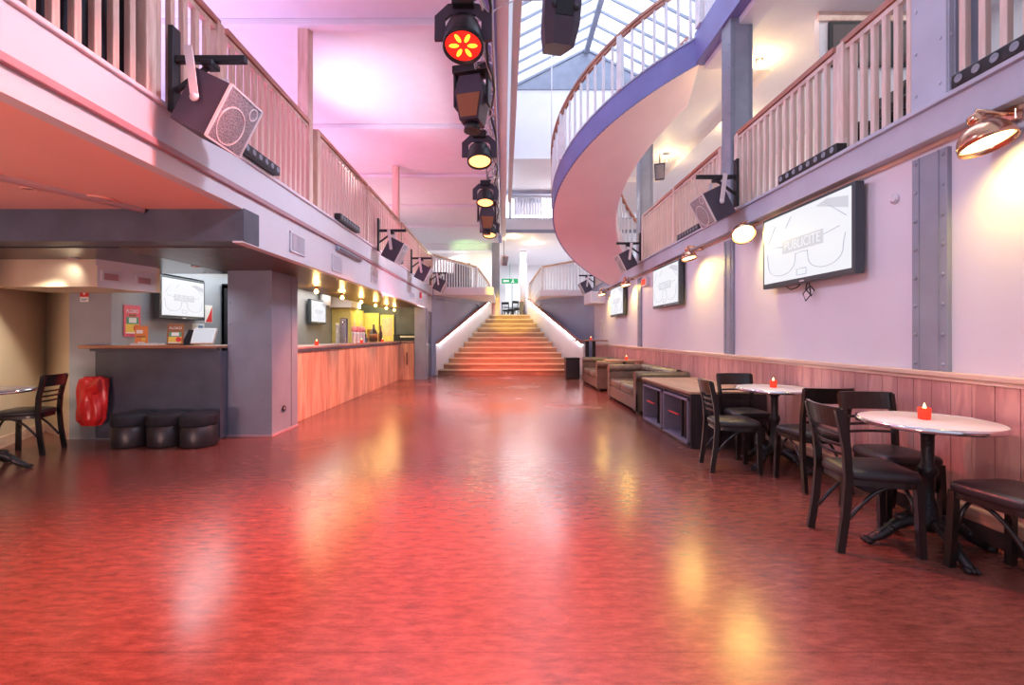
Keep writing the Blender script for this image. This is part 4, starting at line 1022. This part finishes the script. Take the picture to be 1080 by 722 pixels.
mb = MB(); mb.box(-.02, 1.515, -.05, -.003, 1.065, 1.1, bev=.005); mb.build('apron', M['dark'], sc)
bulbs = []
for i, y in enumerate((7.5, 8.7, 9.85, 10.95, 11.95, 12.8)):
    nm = ('nearest the grey pillar', 'second along from the grey pillar', 'third along from the grey pillar', 'fourth along from the grey pillar', 'fifth along from the grey pillar', 'at the far end of the bar')[i]
    t = thing('soffit_bulb', 'bare warm bulb under the dark bar soffit, ' + nm, 'bulb', (-3.1, y, 2.06), group='bulbs over the bar')
    mb = MB(); mb.lathe([(.04, 0), (.04, -.012), (.022, -.02), (.022, -.045)], n=16); mb.build('socket', M['copper'], t)
    mb = MB(); mb.lathe([(.018, -.045), (.034, -.07), (.036, -.088), (.024, -.108), (0, -.114)], n=16); mb.build('glass', M['bulb'], t)
    point('bar bulb light', (-3.1, y, 1.93), 8, (1, .6, .2), .03)
# vents on the fascia
for i, (y, w, h, z) in enumerate(((4.98, .36, .22, 2.25), (6.15, .36, .22, 2.22), (7.9, .36, .16, 2.24), (11.2, .4, .15, 2.25))):
    t = thing('air_vent', 'square air grille in the balcony fascia, ' + ('nearest the camera', 'second along', 'third along', 'furthest along')[i], 'vent', (-2.266, y, z), group='air grilles in the fascia')
    mb = MB()
    for a, b, c_, d_ in ((-w / 2, w / 2, h / 2 - .02, h / 2), (-w / 2, w / 2, -h / 2, -h / 2 + .02), (-w / 2, -w / 2 + .02, -h / 2, h / 2), (w / 2 - .02, w / 2, -h / 2, h / 2)): mb.box(0, .012, a, b, c_, d_, bev=.003)
    mb.build('frame', M['fascia'], t)
    mb = MB(); mb.box(-.002, .002, -w / 2 + .02, w / 2 - .02, -h / 2 + .02, h / 2 - .02); mb.build('backing', M['chestinner'], t)
    mb = MB(); k = 12
    for j in range(k):
        y_ = -w / 2 + .02 + (w - .04) * (j + .5) / k; mb.box(.0, .009, y_ - .006, y_ + .006, -h / 2 + .02, h / 2 - .02)
    mb.build('louvre', M['fascia'], t)
t = thing('tube_fixture', 'slim dark strip fixture under the rose moulding between two air grilles', 'light fixture', (-2.262, 6.6, 2.43))
mb = MB(); mb.box(-.005, .04, -.5, .5, -.03, .03, bev=.008); mb.build('housing', M['steel'], t)
mb = MB(); mb.tube([(.045, -.45, -.005), (.045, .45, -.005)], .012, 8); mb.build('tube', M['grille'], t)
t = thing('alarm_beacon', 'small white beacon with red side on the fascia end', 'beacon', (-2.25, 12.3, 2.36))
mb = MB(); mb.ball((.02, 0, 0), .055, n=14); mb.build('dome', M['paper'], t)
mb = MB(); mb.box(-.01, .03, -.16, -.06, -.1, .06, bev=.006); mb.build('red_cover', M['p_red'], t)
for i, (y, x) in enumerate(((4.93, -4.28), (5.27, -4.19))):
    t = thing('bulkhead_vent', ('small dark air vent in the bulkhead nearest the cream wall', 'small dark air vent in the bulkhead beside the till screen')[i], 'vent', (x + .012, y, 1.885), R(90 - 14 - 90), group='bulkhead vents')
    mb = MB(); mb.box(0, .012, -.095, .095, -.055, .055, bev=.003); mb.build('frame', M['fascia'], t)
    mb = MB(); mb.box(.012, .016, -.07, .07, -.035, .035)
    for k in range(3): mb.box(.014, .02, -.07, .07, -.03 + .025 * k, -.026 + .025 * k)
    mb.build('grille', M['ridge'], t)
# ceiling bits in the porch
t = thing('ceiling_speaker', 'round ring of a flush speaker in the low porch ceiling', 'speaker', (-3.25, 3.83 - .18, 2.35))
mb = MB(); mb.lathe([(.11, 0), (.115, -.012), (.1, -.014), (.1, 0)], n=36); mb.build('ring', M['soffit'], t)
mb = MB(); mb.lathe([(0, -.004), (.1, -.004), (.1, 0)], n=36); mb.build('cover', M['soffit'], t)
for k, (x, y, z, w, mm) in enumerate(((-3.55, 3.4, 2.35, 'in the low porch ceiling beside the conduit', 'soffit'), (-4.5, 4.75, 2.06, 'in the black ceiling above the bulkhead', 'strap'), (-3.6, 5.3, 2.06, 'in the black ceiling next to the slate pillar', 'strap'))):
    t = thing('recessed_spotlight', 'small round recessed spotlight ' + w, 'spotlight', (x, y, z), group='recessed spots')
    mb = MB(); mb.lathe([(.045, 0), (.05, -.006), (.036, -.008), (.034, 0)], n=24); mb.build('ring', M[mm], t)
    mb = MB(); mb.lathe([(0, -.003), (.034, -.003), (.034, 0)], n=24); mb.build('lamp', M['ridge'], t)
# posters, cards, till on the small counter
def print_card(name, label, w, h, loc, rz, tilt, bg, word, cat):
    t = thing(name, label, cat, loc, rz)
    B = Matrix.Rotation(R(tilt), 4, 'X')
    mb = MB(B); mb.box(-w / 2, w / 2, 0, .006, 0, h); b = mb.build('board', M[bg], t)
    def rect(nm, x0, x1, z0, z1, m, y=-.0015):
        q = MB(B); q.box(x0 * w, x1 * w, y, .0, z0 * h, z1 * h); q.build(nm, M[m], t)
    if word:
        rect('yellow_print', -.4, .38, .1, .4, 'p_yellow'); rect('green_print', -.36, .36, .4, .62, 'p_green', -.002)
        rect('white_print', -.22, .22, .44, .6, 'p_white', -.0035)
        q = MB(B); q.lathe([(0, 0), (.17 * w, 0), (.17 * w, .002), (0, .002)], n=20, mtx=Matrix.Translation((.22 * w, -.004, .27 * h)) @ Matrix.Rotation(PI / 2, 4, 'X'), flat=True); q.build('red_print', M['p_red'], t)
        rect('brown_print', -.2, .2, .64, .71, 'p_brown'); rect('strapline', -.4, .3, .1, .14, 'p_white', -.003)
        textmesh(word, .16 * h, .0008, M['p_white'], 'lettering', t, B @ frame_mtx((0, -.003, .8 * h), (1, 0, 0), (0, -1, 0)), .72 * w)
    else:
        rect('pale_print', -.4, .1, .6, .78, 'p_white'); rect('dark_print', -.42, .3, .4, .46, 'p_brown'); rect('yellow_print', 0., .3, .22, .38, 'p_yellow'); rect('pale_patch', -.3, .25, .08, .16, 'p_white')
    return t
print_card('poster', 'pink drinks poster on the grey wall behind the small counter', .26, .4, (-4.74, 5.8, 1.24), R(90), 0, 'poster_pink', 'FLOKO', 'poster')
print_card('counter_card', 'orange card standing on the small counter beside the pink poster', .13, .24, (-4.56, 5.72, 1.136), R(45), 0, 'poster_orange', None, 'card')
print_card('counter_display', 'green and yellow drinks display standing on the small counter', .185, .26, (-4.02, 5.55, 1.136), R(10), -6, 'p_brown', 'FLOKO', 'display card')
t = thing('serving_tray', 'flat pale tray lying on the small counter between the two cards', 'tray', (-4.3, 5.48, 1.136))
mb = MB(); mb.box(-.16, .16, -.06, .06, 0, .012, bev=.004); mb.build('base', M['wcap'], t)
mb = MB(); mb.box(-.16, .16, -.062, -.056, 0, .026); mb.box(-.16, .16, .056, .062, 0, .026); mb.build('lip', M['paper'], t)
t = thing('till_terminal', 'touchscreen till standing on the small counter', 'till', (-3.72, 5.62, 1.136), R(10))
mb = MB(Matrix.Rotation(R(-30), 4, 'X')); mb.box(-.13, .13, -.02, .02, .0, .22, bev=.008, mtx=Matrix.Translation((0, -.03, .0))); mb.build('housing', M['paper'], t)
mb = MB(Matrix.Rotation(R(-30), 4, 'X')); mb.box(-.11, .11, -.053, -.05, .02, .2); mb.build('screen', M['screenpale'], t)
mb = MB(); mb.hexa([(-.24, -.02, 0), (-.1, -.02, 0), (-.1, .16, 0), (-.24, .16, 0)], [(-.2, .08, .19), (-.14, .08, .19), (-.14, .16, .19), (-.2, .16, .19)]); mb.build('base', M['blackmetal'], t)
t = thing('notice_card', 'small white notice on the wall behind the till', 'notice', (-4.742, 7.05, 1.36), R(90))
mb = MB(); mb.box(-.14, .14, 0, .006, -.08, .08); mb.build('sheet', M['paper'], t)
mb = MB(); mb.box(.0, .11, -.002, 0, -.05, .05); mb.build('print', M['p_blue'], t)
t = thing('wall_leaflets', 'dark red leaflet pinned beside the bar screen', 'leaflet', (-4.742, 7.3, 1.6), R(90))
t.name = 'wall_leaflet'
mb = MB(); mb.box(-.09, .09, 0, .006, -.14, .14); mb.build('sheet', M['p_white'], t)
mb = MB(); mb.extr([(-.08, -.002, -.13), (.08, -.002, -.13), (.08, -.002, .12), (0, -.002, -.02)], (0, .002, 0)); mb.build('print', M['p_red'], t)
fr = thing('bottle_fridge', 'tall black glass-fronted back-bar fridge beside the pillar', 'fridge', (-4.72, 7.6, .0))
mb = MB(); mb.box(0, .5, 0, .06, .9, 2.1, bev=.004); mb.box(0, .5, 1.4, 1.46, .9, 2.1, bev=.004); mb.box(0, .04, 0, 1.46, .0, 2.1); mb.box(0, .5, 0, 1.46, 2.04, 2.12, bev=.004); mb.box(0, .5, 0, 1.46, 0, 1.02, bev=.004); mb.build('carcass', M['blackmetal'], fr)
for z in (1.28, 1.66): 
    mb = MB(); mb.box(.02, .48, .06, 1.4, z, z + .02); mb.build('shelf', M['alu'], fr)
mb = MB(); mb.box(.49, .495, .06, 1.4, 1.03, 2.03); mb.build('glass_door', M['glass'], fr)
mb = MB(); mb.box(.47, .5, .7, .76, 1.02, 2.04); mb.build('door_post', M['blackmetal'], fr)
for k in range(10):
    t = thing('bottle', 'dark bottle standing in the back-bar fridge', 'bottle', (-4.5 + .14 * (k % 2), 7.78 + .115 * k, 1.3 if k % 3 else 1.68), group='bottles in the back-bar fridge')
    mb = MB(); mb.lathe([(.032, 0), (.034, .01), (.034, .14), (.014, .19), (.013, .24), (0, .24)], n=12); mb.build('body', M['glassamber' if k % 2 else 'glassdark'], t)
    mb = MB(); mb.lathe([(.0345, .04), (.0348, .04), (.0348, .11), (.0345, .11)], n=12); mb.build('paper_label', M['p_white'], t)
# inside the long bar
t = thing('back_bar_cabinet', 'yellow-lit back-bar cupboard with two doors and slot openings', 'cupboard', (-4.74, 12.5, 0))
mb = MB(); mb.box(.0, .5, 0, 1.2, 0, 2.0, bev=.006); mb.build('carcass', M['yellowpanel'], t)
for y in (.02, .61):
    mb = MB(); mb.box(.5, .52, y, y + .57, .1, 1.9, bev=.004); d = mb.build('door', M['yellowpanel'], t)
    mb = MB(); mb.box(.52, .535, y + .2, y + .36, 1.1, 1.7, bev=.004); mb.build('slot', M['wcap'], d)
t = thing('tall_yellow_board', 'tall yellow-lit board standing at the end of the bar', 'board', (-4.0, 13.95, 0))
mb = MB(); mb.box(-.55, .15, 0, .05, 0, 1.95, bev=.006); mb.build('panel', M['yellowpanel'], t)
mb = MB(); mb.box(-.2, -.05, -.02, 0, 1.0, 1.45, bev=.004); mb.build('notch_frame', M['p_brown'], t)
t = thing('short_yellow_board', 'narrower yellow-lit board beside the charcoal end wall panel', 'board', (-3.55, 14.0, 0))
mb = MB(); mb.box(-.27, .15, 0, .05, 0, 1.9, bev=.006); mb.build('panel', M['yellowpanel'], t)
mb = MB(); mb.box(-.2, .1, -.01, 0, 1.25, 1.8, bev=.004); mb.build('inset', M['wcap'], t)
t = thing('glass_washer', 'black machine with a pale light strip at the end of the bar', 'machine', (-3.0, 13.75, 0))
mb = MB(); mb.box(-.35, .4, 0, .3, 0, 1.3, bev=.01); mb.build('body', M['blackmetal'], t)
mb = MB(); mb.box(-.15, .38, -.012, 0, 1.2, 1.25, bev=.003); mb.build('control_strip', M['strap'], t)
t = thing('pipe_duct', 'white boxed duct under the bar ceiling beyond the second bar screen', 'duct', (-4.4, 12.2, 1.98))
mb = MB(); mb.box(-.3, .3, 0, .8, 0.03, .375, bev=.01); mb.build('box', M['white'], t)
mb = MB(); mb.lathe([(.13, .05), (.13, .375)], (-.2, -.5, 0), 18); mb.build('pipe', M['white'], t)
t = thing('beer_tower', 'dark beer tap tower with pale curled emblem on the long bar', 'tap tower', (-3.2, 9.1, 1.1))
mb = MB(); mb.box(-.05, .05, -.07, .07, 0, .5, bev=.012); mb.build('column', M['navy'], t)
mb = MB(); mb.box(-.055, .055, -.09, -.07, .0, .5, bev=.004); mb.build('edge_plate', M['chrome'], t)
mb = MB(); mb.tube([(-.12 + .03 * math.sin(k * .9), -.05, .03 + .028 * k) for k in range(13)], .012, 6); mb.box(-.16, -.09, -.03, 0, 0, .4, bev=.004); mb.build('emblem', M['cup'], t)
mb = MB(); mb.tube([(.03, -.07, .42), (.03, -.17, .42), (.03, -.17, .36)], .012, 8); mb.build('tap', M['chrome'], t)
for k in range(4):
    t = thing('cup_stack', 'tall stack of white cups topped with pink beside the tap tower, ' + ('nearest the tower', 'second from the tower', 'third from the tower', 'furthest from the tower')[k], 'cup stack', (-3.12 + .01 * (k % 2), 9.42 + .2 * k, 1.1), group='cup stacks on the bar')
    mb = MB(); mb.lathe([(.034, 0), (.04, .01), (.036, .06), (.041, .065), (.037, .12), (.042, .125), (.038, .18), (.043, .185), (.04, .23), (0, .23)], n=16); mb.build('cup', M['cup'], t)
    mb = MB(); mb.lathe([(.03, .23), (.05, .27), (.045, .32), (.02, .35), (0, .35)], n=14); mb.build('pink_cup', M['cuppink'], t)
t = thing('liquor_bottle', 'fat amber liquor bottle with pale emblem near the end of the bar', 'bottle', (-3.22, 11.2, 1.1))
mb = MB(); mb.lathe([(.08, 0), (.1, .02), (.1, .2), (.07, .27), (.028, .33), (.026, .43), (0, .43)], n=20); mb.build('body', M['glassdark'], t)
mb = MB(); mb.lathe([(.1005, .1), (.102, .1), (.102, .2), (.1005, .2)], n=20); mb.build('paper_label', M['p_brown'], t)
t = thing('navy_caddy', 'navy straw and napkin caddy on the long bar', 'caddy', (-3.2, 10.2, 1.1))
mb = MB(); mb.box(-.09, .09, -.16, .16, 0, .12, bev=.01); mb.build('box', M['navy'], t)
mb = MB(); mb.tube([(-.03, .05, .1), (-.06, .08, .28)], .006, 6); mb.tube([(.02, .02, .1), (.03, -.02, .27)], .006, 6); mb.build('straw', M['p_white'], t)
for k, (x, y, h, m) in enumerate(((-3.3, 11.55, .36, 'glassamber'), (-3.2, 11.8, .4, 'glassdark'), (-3.3, 12.05, .34, 'glassamber'), (-3.25, 10.6, .3, 'glassdark'))):
    t = thing('spirit_bottle', 'slender spirit bottle on the long bar, ' + ('next to the fat amber bottle', 'tallest one', 'closest to the end panel', 'beside the navy caddy')[k], 'bottle', (x, y, 1.1), group='spirit bottles on the bar')
    mb = MB(); mb.lathe([(.036, 0), (.04, .01), (.04, h * .55), (.015, h * .72), (.014, h), (0, h)], n=14); mb.build('body', M[m], t)
    mb = MB(); mb.lathe([(.016, h * .94), (.016, h + .02), (0, h + .02)], n=12); mb.build('cap', M['copper'], t)
# signs, boxes and switches
t = thing('extinguisher_sign', 'small red and white fire extinguisher sign on the grey wall', 'sign', (-5.07, 5.495, 1.72))
mb = MB(); mb.box(-.05, .05, -.004, 0, .0, .13); mb.build('red_plate', M['p_red'], t)
mb = MB(); mb.box(-.012, .012, -.006, -.004, .025, .09, bev=.001); mb.box(-.006, .022, -.006, -.004, .09, .105); mb.build('pictogram', M['p_white'], t)
mb = MB(); mb.box(-.05, .05, -.004, 0, -.06, -.0); mb.build('white_plate', M['p_white'], t)
mb = MB(); mb.box(-.035, .035, -.006, -.004, -.03, -.022); mb.box(-.035, .02, -.006, -.004, -.045, -.038); mb.build('print', M['p_blue'], t)
t = thing('exit_sign', 'green running-man exit sign over the far landing', 'sign', (.28, 23.3, 4.05))
mb = MB(); mb.box(-.42, .42, -.03, .03, -.12, .12, bev=.006); mb.tube([(0, 0, .12), (0, 0, .9)], .01, 6); mb.build('lightbox', M['exit'], t)
mb = MB(); mb.box(-.3, -.05, -.034, -.03, -.03, .03); mb.extr([(-.35, -.034, 0), (-.27, -.034, .07), (-.27, -.034, -.07)], (0, .004, 0)); mb.ball((.16, -.032, .07), .025, 1, .2, 1); mb.bar([(.16, -.032, .05), (.14, -.032, -.02), (.08, -.032, -.08)], .03, .004, up=(0, 1, 0)); mb.bar([(.14, -.032, -.02), (.2, -.032, -.05), (.2, -.032, -.09)], .03, .004, up=(0, 1, 0)); mb.build('pictogram', M['exitw'], t)
t = thing('wall_box', 'white boxed unit high on the wall beside the stairs', 'wall box', (2.72, 13.75, 2.2))
mb = MB(); mb.box(-.22, .22, -.55, .55, 0, .34, bev=.01); mb.build('casing', M['white'], t)
mb = MB(); mb.box(-.225, -.22, -.5, .5, .03, .31); mb.box(-.19, .19, -.556, -.55, .03, .31, bev=.002); mb.build('cover', M['wallr'], t)
t = thing('intercom', 'small white intercom on the wall by the tall table', 'intercom', (2.94, 13.7, 1.55))
mb = MB(); mb.box(-.03, 0, -.1, .1, -.18, .18, bev=.01); mb.build('casing', M['paper'], t)
mb = MB(); mb.box(-.035, -.03, -.05, .05, .0, .12); mb.box(-.035, -.03, -.03, .03, -.12, -.06); mb.build('panel', M['alu'], t)
t = thing('emergency_light', 'little orange-lit box at the top of the steel strip between the far screens', 'emergency light', (2.92, 9.4, 2.36))
mb = MB(); mb.box(-.05, .03, -.17, .17, -.09, .09, bev=.012); mb.build('casing', M['strap'], t)
mb = MB(); mb.box(-.055, -.05, -.13, .13, -.06, .06, bev=.002); mb.build('lens', M['candle'], t)
t = thing('wall_socket', 'round black socket low on the side of the slate grey pillar', 'socket', (-2.862, 5.9, .31))
mb = MB(); mb.lathe([(.04, 0), (.04, .012), (.028, .016), (.024, .006), (0, .006)], n=20, mtx=Matrix.Rotation(PI / 2, 4, 'Y')); mb.build('plate', M['blackmetal'], t)
mb = MB(); mb.lathe([(.018, .006), (.018, .012), (0, .012)], n=12, mtx=Matrix.Rotation(PI / 2, 4, 'Y')); mb.build('insert', M['ridge'], t)
t = thing('wall_plug', 'round white blanking cap on the wall right of the largest screen'.replace('right of', 'beside'), 'cap', (2.945, 3.43, 2.28))
mb = MB(); mb.lathe([(.035, 0), (.035, .01), (.02, .014), (0, .014)], n=20, mtx=Matrix.Rotation(-PI / 2, 4, 'Y')); mb.build('plate', M['wallr'], t)
mb = MB(); mb.lathe([(.022, .012), (.024, .018), (.014, .02), (0, .016)], n=16, mtx=Matrix.Rotation(-PI / 2, 4, 'Y')); mb.build('cap', M['wallr'], t)
# up on the galleries
t = thing('black_cloth', 'black drape hung behind the balcony balusters nearest the camera', 'drape', (-2.42, 1.4, 2.8))
mb = MB()
mb.grid(lambda u, v: (-.05 + .03 * math.sin(u * 26 + v * 2), 1.72 * u, v * (1.0 - .05 * u)), 60, 10); o = mb.build('cloth', M['cloth'], t)
md = o.modifiers.new('thick', 'SOLIDIFY'); md.thickness = .012
mb = MB(); mb.tube([(-.05, 0, 1.0), (-.05, 1.66, .96)], .018, 8); mb.build('rod', M['blackmetal'], t)
t = thing('stacked_seats_cover', 'black draped furniture behind the balcony corner by the stairs', 'furniture', (-1.6, 18.6, 2.79))
mb = MB(); mb.box(-1.6, .2, 0, .5, 0, .9, bev=.06)
for k in range(6): mb.box(-1.55 + .3 * k, -1.3 + .3 * k, .1, .4, .85, 1.05, bev=.04)
mb.build('cover', M['cloth'], t)
mb = MB(); mb.box(-.5, .2, .1, .4, .9, 1.45, bev=.04); mb.build('bundle', M['cloth'], t)
t = thing('framed_panel', 'dark red glossy panel high on the white gallery partition', 'panel', (4.75, 5.84, 5.0))
mb = MB(); mb.box(-.6, .6, -.03, 0, -.31, .26, bev=.005); mb.build('frame', M['blackmetal'], t)
for x0, x1 in ((-.56, -.2), (-.15, .18), (.22, .56)):
    mb = MB(); mb.box(x0, x1, -.036, -.03, -.27, .22, bev=.002); mb.build('panel_field', M['framedark'], t)
for x, y, a_, w in ((3.5, 4.42, 175, 'nearer the tall steel column'), (3.5, 3.92, 188, 'nearer the lilac column')):
    dup(ch, (x, y, 2.79), R(a_), 'black chair on the gallery glimpsed behind the balusters, ' + w, 'chairs on the gallery')
t = thing('gallery_backdrop', 'dark blue and violet curtain behind the balusters nearest the camera', 'curtain', (3.6, 1.2, 2.8))
mb = MB(); mb.grid(lambda u, v: (.05 * math.sin(u * 40), 1.7 * u, 2.4 * v), 80, 6); o = mb.build('cloth', M['navy'], t); md = o.modifiers.new('thick', 'SOLIDIFY'); md.thickness = .012
mb = MB(); mb.tube([(0, -.1, 2.42), (0, 1.8, 2.42)], .02, 8); mb.build('rod', M['blackmetal'], t)
# ceiling spots
for i, (x, y, w) in enumerate(((3.83, 6.84, 'beside the tall steel column'), (3.83, 10.75, 'furthest, past the curved stairs'), (4.5, 8.83, 'between the other two'))):
    t = thing('ceiling_spot', 'small warm spotlight in the gallery ceiling, ' + w, 'spotlight', (x, y, 5.4), group='gallery ceiling spots')
    mb = MB(); mb.lathe([(.05, 0), (.055, -.015), (.04, -.02), (.038, 0)], n=20); mb.build('ring', M['copper'], t)
    mb = MB(); mb.lathe([(0, -.012), (.036, -.012), (.036, 0)], n=20); mb.build('lamp', M['bulb'], t)
    point('gallery spot light', (x, y, 5.22), 14, (1, .68, .28), .04)
for i, (x, y, z, w) in enumerate(((-1.15, 19.3, 4.95, 'over the bar-side stair head'), (.3, 17.0, 4.96, 'over the landing, nearer one'), (1.15, 18.2, 4.96, 'over the landing, further one'))):
    t = thing('ceiling_spot', 'small warm ceiling spotlight ' + w, 'spotlight', (x, y, z), group='landing ceiling spots')
    mb = MB(); mb.lathe([(.07, 0), (.075, -.02), (.05, -.03), (.048, 0)], n=20); mb.build('ring', M['copper'], t)
    mb = MB(); mb.lathe([(0, -.02), (.046, -.02), (.046, 0)], n=20); mb.build('lamp', M['bulb'], t)
    point('landing spot light', (x, y, z - .2), 16, (1, .72, .35), .05)
t = thing('coat_rack', 'white slatted rack with dark pegs on the far top gallery', 'rack', (.85, 16.6, 5.3))
mb = MB(); mb.box(-.5, .5, 0, .04, .35, 1.05, bev=.005); mb.build('board', M['fascia'], t)
for k in range(9):
    mb = MB(); mb.box(-.46 + .115 * k - .025, -.46 + .115 * k + .025, -.03, 0, .8, 1.0, bev=.006); mb.build('peg', M['pillar'], t)
for i, (x, w) in enumerate(((.12, 'beside the glazed doorway'), (.38, 'in the middle'), (.62, 'next to the round column'))):
    dup(ch, (x, 22.6 - .75 * i, 2.07), R(70 + 60 * i), 'black chair silhouetted on the far landing, ' + w, 'chairs on the far landing')
t = thing('dark_post', 'slim dark upright block with a glowing red ball beside the round column', 'cabinet', (.72, 19.2, 2.07))  # dark upright block topped by a glowing red ball
mb = MB(); mb.box(-.09, .09, -.09, .09, 0, .62, bev=.01); mb.build('body', M['navy'], t)
mb = MB(); mb.ball((0, -.05, .64), .03, n=10); mb.build('red_ball', M['candle'], t)
# ------------------------------------------------------------------ light
W = bpy.data.worlds.new('sky'); bpy.context.scene.world = W; W.use_nodes = True
bg = W.node_tree.nodes['Background']; bg.inputs[0].default_value = (.78, .8, 1., 1); bg.inputs[1].default_value = .6
# daylight over the glass roof
area('daylight', (2.3, 8, 12.5), (2.3, 8, 0), 1000, (.85, .9, 1), 6, 12)
# stage washes from the truss, and added fill lights
spot('violet wash', (-.3, 5.0, 3.5), (-.3, 4.0, 0), 160, (.45, .3, 1), 60, .9, .1)
spot('violet wash', (-.3, 9.0, 3.5), (1.0, 6.5, 0), 160, (.6, .5, 1), 60, .9, .1)
spot('red wash', (-.335, 3.55, 3.5), (-1.2, 1.6, 0), 1300, (1, .15, .09), 85, .8, .12)
spot('red wash', (-.3, 4.2, 3.5), (.5, 2.2, 0), 420, (1, .17, .13), 85, .8, .12)
spot('pink wash', (-.335, 6.0, 3.5), (-1.0, 6.2, 0), 760, (1, .2, .17), 90, .8, .12)
spot('pink wash', (-.335, 8.0, 3.5), (0, 9.6, 0), 1100, (1, .34, .3), 90, .8, .12)
spot('red wash', (-.335, 10.2, 3.4), (.1, 14.7, .3), 1500, (1, .12, .07), 40, .8, .12)
spot('yellow wash', (-.3, 10.4, 3.7), (.35, 17.6, 2.0), 3600, (1, .6, .05), 20, .6, .1)
for y in (6.4, 8.8, 11.2):
    spot('orange wash', (-.4, y, 3.5), (-2.75, y + .4, 0), 420, (1, .3, .17), 40, .35, .1)
spot('red wash', (-1.0, 2.6, 3.4), (-3.6, 2.2, 0), 130, (1, .14, .08), 80, .9, .12)  # added spot off the truss; its floor bounce reddens the porch ceiling
for y in (2.6, 5.2, 8.2, 11.0):  # added cool fill for both walls, tied to no fixture
    spot('lilac wall fill', (-.34, y, 3.45), (-2.3, y + .3, 2.3), 95, (.72, .76, 1), 110, .9, .1)
    spot('lilac wall fill', (-.3, y, 3.45), (2.9, y + .3, 2.1), 80, (.78, .78, 1), 85, .9, .1)
area('porch bounce fill', (-3.6, -1.6, .4), (-3.4, 2.4, 2.35), 85, (1, .55, .48), 1.2, .6)  # added unseen uplight in place of red bounce on the porch ceiling
spot('alcove spot', (-4.5, 4.7, 2.03), (-5.2, 5.2, .9), 3, (1, .9, .75), 120, 1, .04)
spot('alcove spot', (-4.5, 4.6, 2.0), (-5.6, 5.0, .7), 80, (1, .86, .68), 58, .9, .04)  # added fill spot hanging free of any fixture, brightens the cream wall
spot('alcove spot', (-3.6, 5.25, 2.03), (-3.7, 5.1, 0), 16, (.85, .92, 1), 150, 1, .04)
# coloured ceiling washes on the balcony
area('pink uplight', (-3.4, 8.6, 2.9), (-1.8, 9.0, 4.95), 80, (1, .26, .42), 1.2, 4)
area('pink uplight', (-3.2, 4.2, 2.9), (-1.6, 4.4, 4.95), 26, (1, .25, .5), 1., 1.6)
area('violet uplight', (-5.0, 4.6, 2.9), (-4.2, 4.8, 4.95), 130, (.5, .5, 1), 1.2, 3)
spot('white beam', (-3.3, 6.4, 3.0), (-1.6, 6.9, 4.95), 200, (.92, .87, 1), 70, 1., .1)
area('pink uplight', (-3.4, 12.5, 2.9), (-1.8, 12.5, 4.95), 40, (1, .5, .5), 1, 3)
spot('green wash', (-1.7, 16.9, 3.7), (-1.4, 18.35, 4.85), 60, (.45, 1, .3), 60, .8, .1)
# stairs strips, bar, far rooms
area('bar light', (-4.2, 7.0, 2.31), (-4.2, 7.0, 0), 14, (.88, .97, 1), .8, 2.)
area('bar light', (-4.2, 10.3, 2.34), (-4.2, 10.3, 0), 22, (1, .95, .85), .8, 2.6)
area('bar end light', (-3.9, 13.0, 2.3), (-3.9, 13.8, 1.0), 30, (1, .85, .35), .8, .6)
area('landing light', (.9, 20.5, 4.9), (.9, 20.5, 2), 120, (.95, .96, 1), 2.5, 4)
area('far gallery light', (1.5, 18, 6.24), (1.5, 18, 5.3), 240, (.95, .96, 1), 2.5, 2)
area('balcony far light', (-3, 19.6, 4.9), (-2.5, 19.0, 2.8), 60, (1, .95, .95), 3, 1.4)
area('gallery light', (4.8, 5, 5.35), (4.8, 5, 2.8), 26, (.95, .97, 1), 2, 6)  # this and the next are added general fills under the gallery ceiling
area('gallery light', (4.8, 11.5, 5.35), (4.8, 11.5, 2.8), 22, (1, .95, .95), 2, 4)
mb = MB(); mb.box(-.5, .5, -1.1, 1.1, -.03, 0, bev=.006)
o = thing('ceiling_light_panel', 'bright white light panel in the bar ceiling behind the pillar', 'ceiling light', (-4.2, 7.0, 2.36))
mb.build('diffuser', M['panel'], o)
mb = MB(); mb.box(-.53, .53, -1.13, 1.13, -.015, 0, bev=.003); mb.build('frame', M['white'], o)

# ------------------------------------------------------------------ camera
cam = bpy.data.cameras.new('camera'); cam.sensor_width = 36; cam.lens = 16; cam.clip_end = 100; cam.clip_start = .02
cam.shift_x = 8 / 1080; cam.shift_y = -7 / 1080
co = bpy.data.objects.new('camera', cam); C.objects.link(co); co.location = (0, 0, 1.25); co.rotation_euler = (PI / 2, 0, 0)
sc_ = bpy.context.scene; sc_.camera = co
vs = sc_.view_settings; vs.view_transform = 'Standard'; vs.look = 'None'; vs.exposure = .58; vs.gamma = 1; vs.use_curve_mapping = False
sc_.cycles.use_denoising = True
sc_.cycles.max_bounces = 8; sc_.cycles.diffuse_bounces = 4; sc_.cycles.glossy_bounces = 4; sc_.cycles.transparent_max_bounces = 8
sc_.cycles.sample_clamp_indirect = 6; sc_.cycles.caustics_reflective = False; sc_.cycles.caustics_refractive = False
